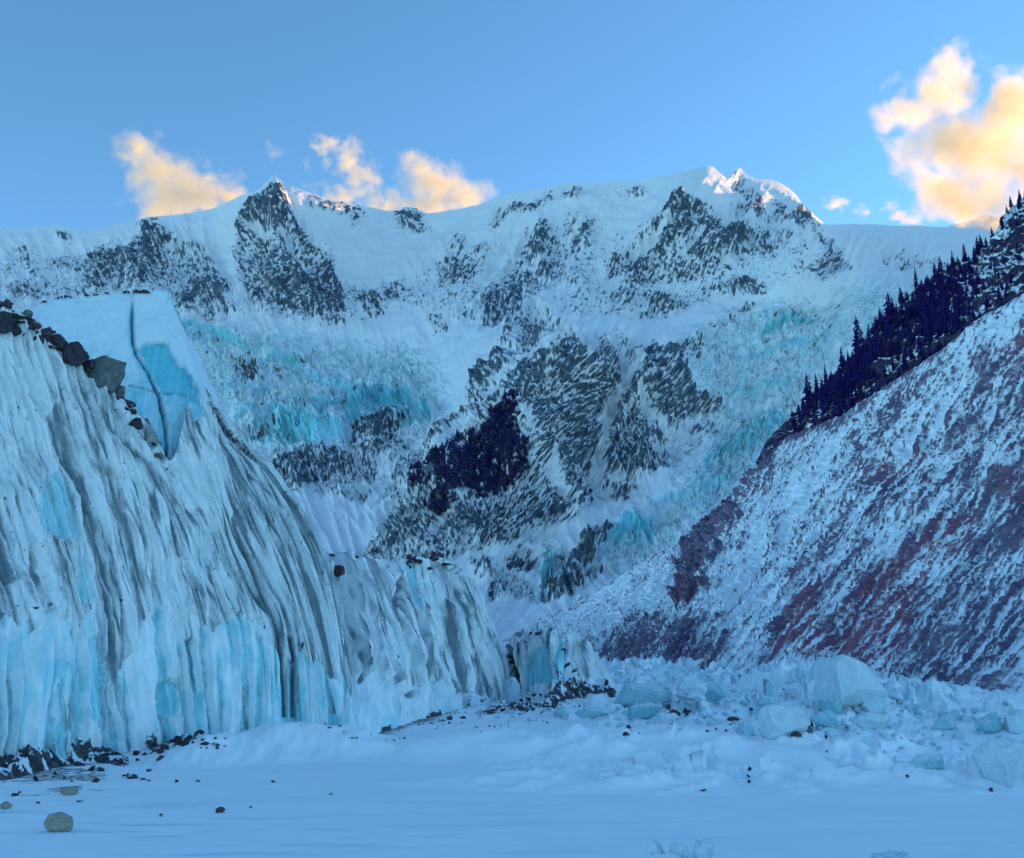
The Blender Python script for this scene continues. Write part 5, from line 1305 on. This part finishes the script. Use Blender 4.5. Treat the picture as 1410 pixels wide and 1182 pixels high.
KIND = [conifer(30 + i, tiers=13 + i % 4, per=7 + i % 3, width=.165 + .025 * (i % 4)) for i in range(8)]
tree_count = 0
def tree(p, h, seed, label, group, parts=True):
    global tree_count; tree_count += 1
    r = random.Random(seed); crown, trunk = KIND[seed % 8]
    e = empty('conifer_tree', p)
    tag(e, label, 'tree', group)
    for nm, me in (('crown', crown), ('trunk', trunk)):
        o = bpy.data.objects.new(nm, me); COL.objects.link(o); o.parent = e
    e.scale = (h * r.uniform(.85, 1.25), h * r.uniform(.85, 1.25), h)
    e.rotation_euler = (r.uniform(-.03, .03), r.uniform(-.03, .03), r.uniform(0, 6.28))
    return e
FP, FX, FY = FOREST['P'], FOREST['PX'], FOREST['PY']
fpx, fpy = proj(FP)
def on_forest(px, py):
    d = (fpx - px) ** 2 + (fpy - py) ** 2
    return Vector(FP.reshape(-1, 3)[int(np.argmin(d))])
SOLO = [(1114, 556, 48, 'tall lone conifer standing clear at the lower end of the wooded ridge'), (1124, 556, 26, 'small conifer close beside the tall lone one'), (1134, 560, 46, 'broad dark conifer next up the ridge from the tall lone one'),
        (1090, 582, 20, 'short conifer lowest of all on the wooded ridge'), (1183, 486, 58, 'pointed conifer standing out midway along the ridge skyline'), (1228, 452, 56, 'tallest pointed conifer on the ridge skyline'),
        (1262, 398, 36, 'slender conifer alone on the skyline near the dense stand'), (1352, 342, 26, 'slender conifer at the foot of the steep rock step'), (1405, 277, 20, 'little conifer on the highest rock at the edge of the view')]
pts = []
for i, (a, b, h, lab) in enumerate(SOLO):
    p = on_forest(a, b); tree(p, h * p.y / FPX, 10 + i, lab, 'conifers on the wooded ridge'); pts.append((a, b))
DENSE = [[(1100, 580), (1130, 545), (1170, 500), (1215, 450), (1255, 410), (1300, 385), (1345, 375), (1330, 420), (1300, 465), (1260, 485), (1205, 520), (1160, 552)]]
MASS = [[(1262, 478), (1275, 430), (1290, 410), (1325, 430), (1345, 450), (1300, 470)], [(1150, 556), (1175, 510), (1215, 480), (1240, 490), (1200, 525)], [(1128, 565), (1140, 545), (1155, 556)]]
r = random.Random(21); tries = 0; ridge_pts = []
while len(ridge_pts) < 240 and tries < 30000:
    tries += 1
    px = r.uniform(1084, 1418); v = r.random()
    b = interp1([g[0] for g in FB], [g[1] for g in FB], px); t = interp1(FT2, [g[1] for g in FT], px)
    py = float(b + (t - b) * (v * 1.0)) 
    dm = max(float(poly_dist(np.array([px]), np.array([py]), m)[0]) for m in MASS); dd = float(poly_dist(np.array([px]), np.array([py]), DENSE[0])[0])
    pr = 1.0 if dm > 0 else (.55 if dd > 0 else .22)
    if v > .9: pr = max(pr, .75)
    if r.random() > pr: continue
    md = 3.2 if dm > 0 else 5.5
    if any((px - a) ** 2 + ((py - c) * .6) ** 2 < md * md for a, c in pts): continue
    pts.append((px, py)); ridge_pts.append((px, py, dm > 0))
for i, (px, py, m) in enumerate(ridge_pts):
    p = on_forest(px, py)
    h = r.uniform(26, 44) if m else r.uniform(14, 34)
    if px > 1350: h = r.uniform(12, 26)
    if px < 1120: h *= .6
    tree(p, h * p.y / FPX, 100 + i, '%s conifer in the thick stand %s' % ('very tall' if h > 38 else ('tall' if h > 32 else 'middling'), 'at the foot of the wooded ridge' if px < 1145 else ('halfway up the wooded ridge' if px < 1245 else 'in the dark hollow under the steep rocks')) if m
         else ('%s conifer on the upper rocks, %s' % ('tall' if h > 19 else 'small', 'near the skyline' if py < 330 else 'just above the scree' if py > 390 else 'on the steep ledges') if px > 1345
         else '%s conifer on the wooded ridge, %s, %s' % ('tall' if h > 27 else ('short' if h < 19 else 'middling'), 'lower part' if px < 1160 else ('middle part' if px < 1260 else 'upper part'), 'on the skyline' if py < float(interp1(FT2, [g[1] for g in FT], px)) + 14 else 'within the slope')),
         'conifers in the thick stand' if m else ('conifers on the upper rocks' if px > 1345 else 'conifers along the wooded ridge'))
PATCH = [(706, 546), (711, 566), (701, 582), (722, 610), (724, 639), (715, 657), (694, 674), (669, 683), (630, 662), (623, 685), (612, 706), (587, 703), (608, 674), (612, 660), (573, 668), (566, 653), (587, 635), (623, 610), (669, 593), (680, 571)]
MP, MX, MY = MOUNT['P'], MOUNT['PX'], MOUNT['PY']
mi, mj = np.where((MX > 555) & (MX < 740) & (MY > 530) & (MY < 720))
i0, i1, j0, j1 = mi.min(), mi.max(), mj.min(), mj.max()
sub = MP[i0:i1, j0:j1]; sx_, sy_ = proj(sub); subf = sub.reshape(-1, 3)
def on_mount(px, py):
    return Vector(subf[int(np.argmin((sx_ - px) ** 2 + (sy_ - py) ** 2))])
r = random.Random(33); cand = []; tries = 0
while len(cand) < 760 and tries < 40000:
    tries += 1
    px, py = r.uniform(560, 730), r.uniform(540, 712)
    d = float(poly_dist(np.array([px]), np.array([py]), PATCH)[0])
    if d < -5 or (d < 2 and r.random() > .3): continue
    if any(abs(px - a) < 2.0 and abs(py - b) < 2.6 for a, b in cand[-400:]): continue
    cand.append((px, py))
hs_ = sorted(((r.uniform(9, 16), c) for c in cand), reverse=True)
for i, (h, (px, py)) in enumerate(hs_[:50]):
    p = on_mount(px, py); tree(p, h * p.y / FPX * 1.1, 900 + i, 'dark conifer in the far forest patch, %s' % ('at its upper point' if py < 600 else ('on its left arm' if px < 640 else 'in its broad right half')), 'conifers of the far forest patch')
V = []; F = []; nv = 0; r2 = random.Random(77); more = 0; tries = 0
cv = [np.array([v.co for v in c[0].vertices]) for c in KIND]; cf = [np.array([list(p.vertices) for p in c[0].polygons]) for c in KIND]
while more < 620 and tries < 15000:
    tries += 1
    px = r2.uniform(1086, 1420); b = interp1([g[0] for g in FB], [g[1] for g in FB], px); t = interp1(FT2, [g[1] for g in FT], px)
    py = float(b + (t - b) * r2.random())
    dd = float(poly_dist(np.array([px]), np.array([py]), DENSE[0])[0])
    if dd < 0 and r2.random() > .30: continue
    p = on_forest(px, py); hh = r2.uniform(9, 24) * p.y / FPX * (.6 if px > 1350 else 1); q = cv[more % 8]; a = r2.uniform(0, 6.28)
    R = np.array([[math.cos(a), -math.sin(a), 0], [math.sin(a), math.cos(a), 0], [0, 0, 1]])
    V.append(q @ R.T * hh * np.array([1.4, 1.4, 1]) + np.array(p)); F.append(cf[more % 8] + nv); nv += len(q); more += 1
tag(link('young_trees', raw_mesh('young_trees', np.concatenate(V), np.concatenate(F), smooth_shade=False), M_needles), 'thicket of small dark conifers filling the gaps on the wooded ridge', 'wood', kind='stuff')
# the rest of that far wood reads as one dark mass
V = []; F = []; nv = 0
cv = [np.array([v.co for v in c[0].vertices]) for c in KIND]; cf = [np.array([list(p.vertices) for p in c[0].polygons]) for c in KIND]
for i, (h, (px, py)) in enumerate(hs_[50:]):
    p = on_mount(px, py); hh = h * p.y / FPX; q = cv[i % 8]; a = r.uniform(0, 6.28)
    R = np.array([[math.cos(a), -math.sin(a), 0], [math.sin(a), math.cos(a), 0], [0, 0, 1]])
    w = r.uniform(1.9, 2.7)
    V.append(q @ R.T * hh * np.array([w, w, 1]) + np.array(p)); F.append(cf[i % 8] + nv); nv += len(q)
wood = link('far_wood', raw_mesh('far_wood', np.concatenate(V), np.concatenate(F), smooth_shade=False), M_needles)
tag(wood, 'far dark conifer wood covering the shoulder of the mountain buttress', 'wood', kind='stuff')
print('trees', tree_count)

# ================================================================== clouds lit by the low sun
print('clouds')
def cloud(px0, py0, px1, py1, Y, depth, blobs, label, dens=.0055, amp=.75, nscale=2.6, seed=0, soft=1.0, wisp=0.0):
    """A body of vapour: blobs are (column, row, horizontal radius, vertical radius) as they look from the lake."""
    a = unproj(px0, py1, Y); b = unproj(px1, py0, Y)
    cx, cz = (a[0] + b[0]) / 2, (a[2] + b[2]) / 2
    hx, hz = abs(b[0] - a[0]) / 2, abs(b[2] - a[2]) / 2
    bm = bmesh.new(); bmesh.ops.create_cube(bm, size=2.0)
    bmesh.ops.bevel(bm, geom=list(bm.edges), offset=.35, segments=2, affect='EDGES', profile=.5)
    for v in bm.verts: v.co = Vector((v.co.x * hx, v.co.y * depth, v.co.z * hz))
    me = bpy.data.meshes.new('cloud'); bm.to_mesh(me); bm.free()
    k = NT('cloud_vapour')
    tc = k.n('ShaderNodeTexCoord'); pos = tc.outputs['Object']
    mp = k.n('ShaderNodeMapping'); mp.inputs['Location'].default_value = (seed * 3.1, seed * 1.7, 0); mp.inputs['Scale'].default_value = (1 / 400.0,) * 3
    k.t.links.new(pos, mp.inputs[0]); nv_ = mp.outputs[0]
    n1 = k.noise(nv_, nscale, 5, .56, .5)
    nc = k.noise(nv_, nscale * .55, 3, .5, 0, True)
    # warp the position so that the outline is torn
    sub_ = k.n('ShaderNodeVectorMath', operation='SUBTRACT'); k.t.links.new(nc, sub_.inputs[0]); sub_.inputs[1].default_value = (.5, .5, .5)
    scl = k.n('ShaderNodeVectorMath', operation='SCALE'); k.t.links.new(sub_.outputs[0], scl.inputs[0]); scl.inputs['Scale'].default_value = min(hx, hz) * 1.0
    add = k.n('ShaderNodeVectorMath', operation='ADD'); k.t.links.new(pos, add.inputs[0]); k.t.links.new(scl.outputs[0], add.inputs[1])
    best = None
    for (bx, by, rx, ry) in blobs:
        c = unproj(bx, by, Y); m = Y / FPX * 1.05
        s_ = k.n('ShaderNodeMapping', vector_type='TEXTURE')
        s_.inputs['Location'].default_value = (c[0] - cx, 0, c[2] - cz)
        s_.inputs['Scale'].default_value = (rx * m, min(depth, (rx + ry) * .6 * m), ry * m)
        k.t.links.new(add.outputs[0], s_.inputs[0])
        ln = k.n('ShaderNodeVectorMath', operation='LENGTH'); k.t.links.new(s_.outputs[0], ln.inputs[0])
        f = k.math('SUBTRACT', 1.0, ln.outputs['Value'])
        best = f if best is None else k.math('MAXIMUM', best, f)
    # fade to nothing at the walls of the body
    s2 = k.n('ShaderNodeMapping', vector_type='TEXTURE'); s2.inputs['Scale'].default_value = (hx, depth, hz); k.t.links.new(pos, s2.inputs[0])
    sp = k.n('ShaderNodeSeparateXYZ'); k.t.links.new(s2.outputs[0], sp.inputs[0])
    wall = k.math('MAXIMUM', k.math('MAXIMUM', k.math('ABSOLUTE', sp.outputs[0]), k.math('ABSOLUTE', sp.outputs[1])), k.math('ABSOLUTE', sp.outputs[2]))
    val = k.math('ADD', best, k.math('MULTIPLY', k.math('SUBTRACT', n1, .52), amp * 2.4))
    d = k.math('MULTIPLY', k.rng(val, 0.0, soft), k.rng(wall, .97, .80))
    d = k.math('MULTIPLY', d, dens)
    pv = k.n('ShaderNodeVolumePrincipled')
    pv.inputs['Color'].default_value = (1, .87, .60, 1)
    pv.inputs['Anisotropy'].default_value = .4
    k.t.links.new(d, pv.inputs['Density'])
    k.t.links.new(pv.outputs[0], k.out.inputs['Volume'])
    k.m.cycles.volume_step_rate = .6
    o = link('cloud', me, k.m, loc=(cx, CAM[1] + Y, cz))
    return tag(o, label, 'cloud', 'sunlit clouds above the ridge')
cloud(1190, 20, 1520, 335, 7600, 420, [(1290, 118, 44, 56), (1262, 162, 50, 52), (1370, 200, 125, 110), (1400, 150, 90, 60), (1335, 270, 85, 72), (1440, 250, 110, 100), (1300, 200, 90, 60)], 'biggest cloud, towering and golden above the wooded ridge', seed=1, nscale=1.9)
cloud(135, 165, 365, 330, 7400, 260, [(190, 210, 40, 32), (222, 245, 66, 48), (270, 258, 74, 50), (225, 280, 60, 40), (310, 272, 54, 28)], 'golden cloud left of the pyramid peak', dens=.008, seed=2, nscale=2.4)
cloud(405, 170, 575, 310, 7400, 200, [(448, 202, 24, 12), (480, 222, 34, 22), (500, 244, 34, 28), (470, 272, 60, 22), (535, 285, 40, 20)], 'thin pinkish cloud just right of the pyramid peak', dens=.007, seed=3, nscale=3.6, amp=.9)
cloud(530, 195, 700, 310, 7400, 200, [(575, 230, 38, 22), (600, 255, 60, 42), (640, 268, 52, 28), (590, 285, 60, 26)], 'bright compact cloud behind the low saddle of the ridge', dens=.009, seed=4, nscale=4.0, amp=.4)
cloud(345, 180, 445, 245, 7400, 80, [(380, 208, 24, 14), (422, 228, 9, 13)], 'faint wisp of cloud above the pyramid peak', dens=.003, seed=5, nscale=6, amp=.7)
cloud(1125, 255, 1215, 320, 7600, 80, [(1150, 282, 22, 12), (1157, 300, 8, 12), (1187, 296, 14, 16)], 'small curled cloud wisp over the glacier plateau beside the lit summit', dens=.008, seed=6, nscale=7, amp=.6)
cloud(1205, 262, 1295, 325, 7600, 80, [(1228, 286, 16, 10), (1240, 300, 18, 14), (1258, 304, 16, 16)], 'small bright cloud wisp over the middle of the glacier plateau', dens=.012, seed=7, nscale=7, amp=.6)
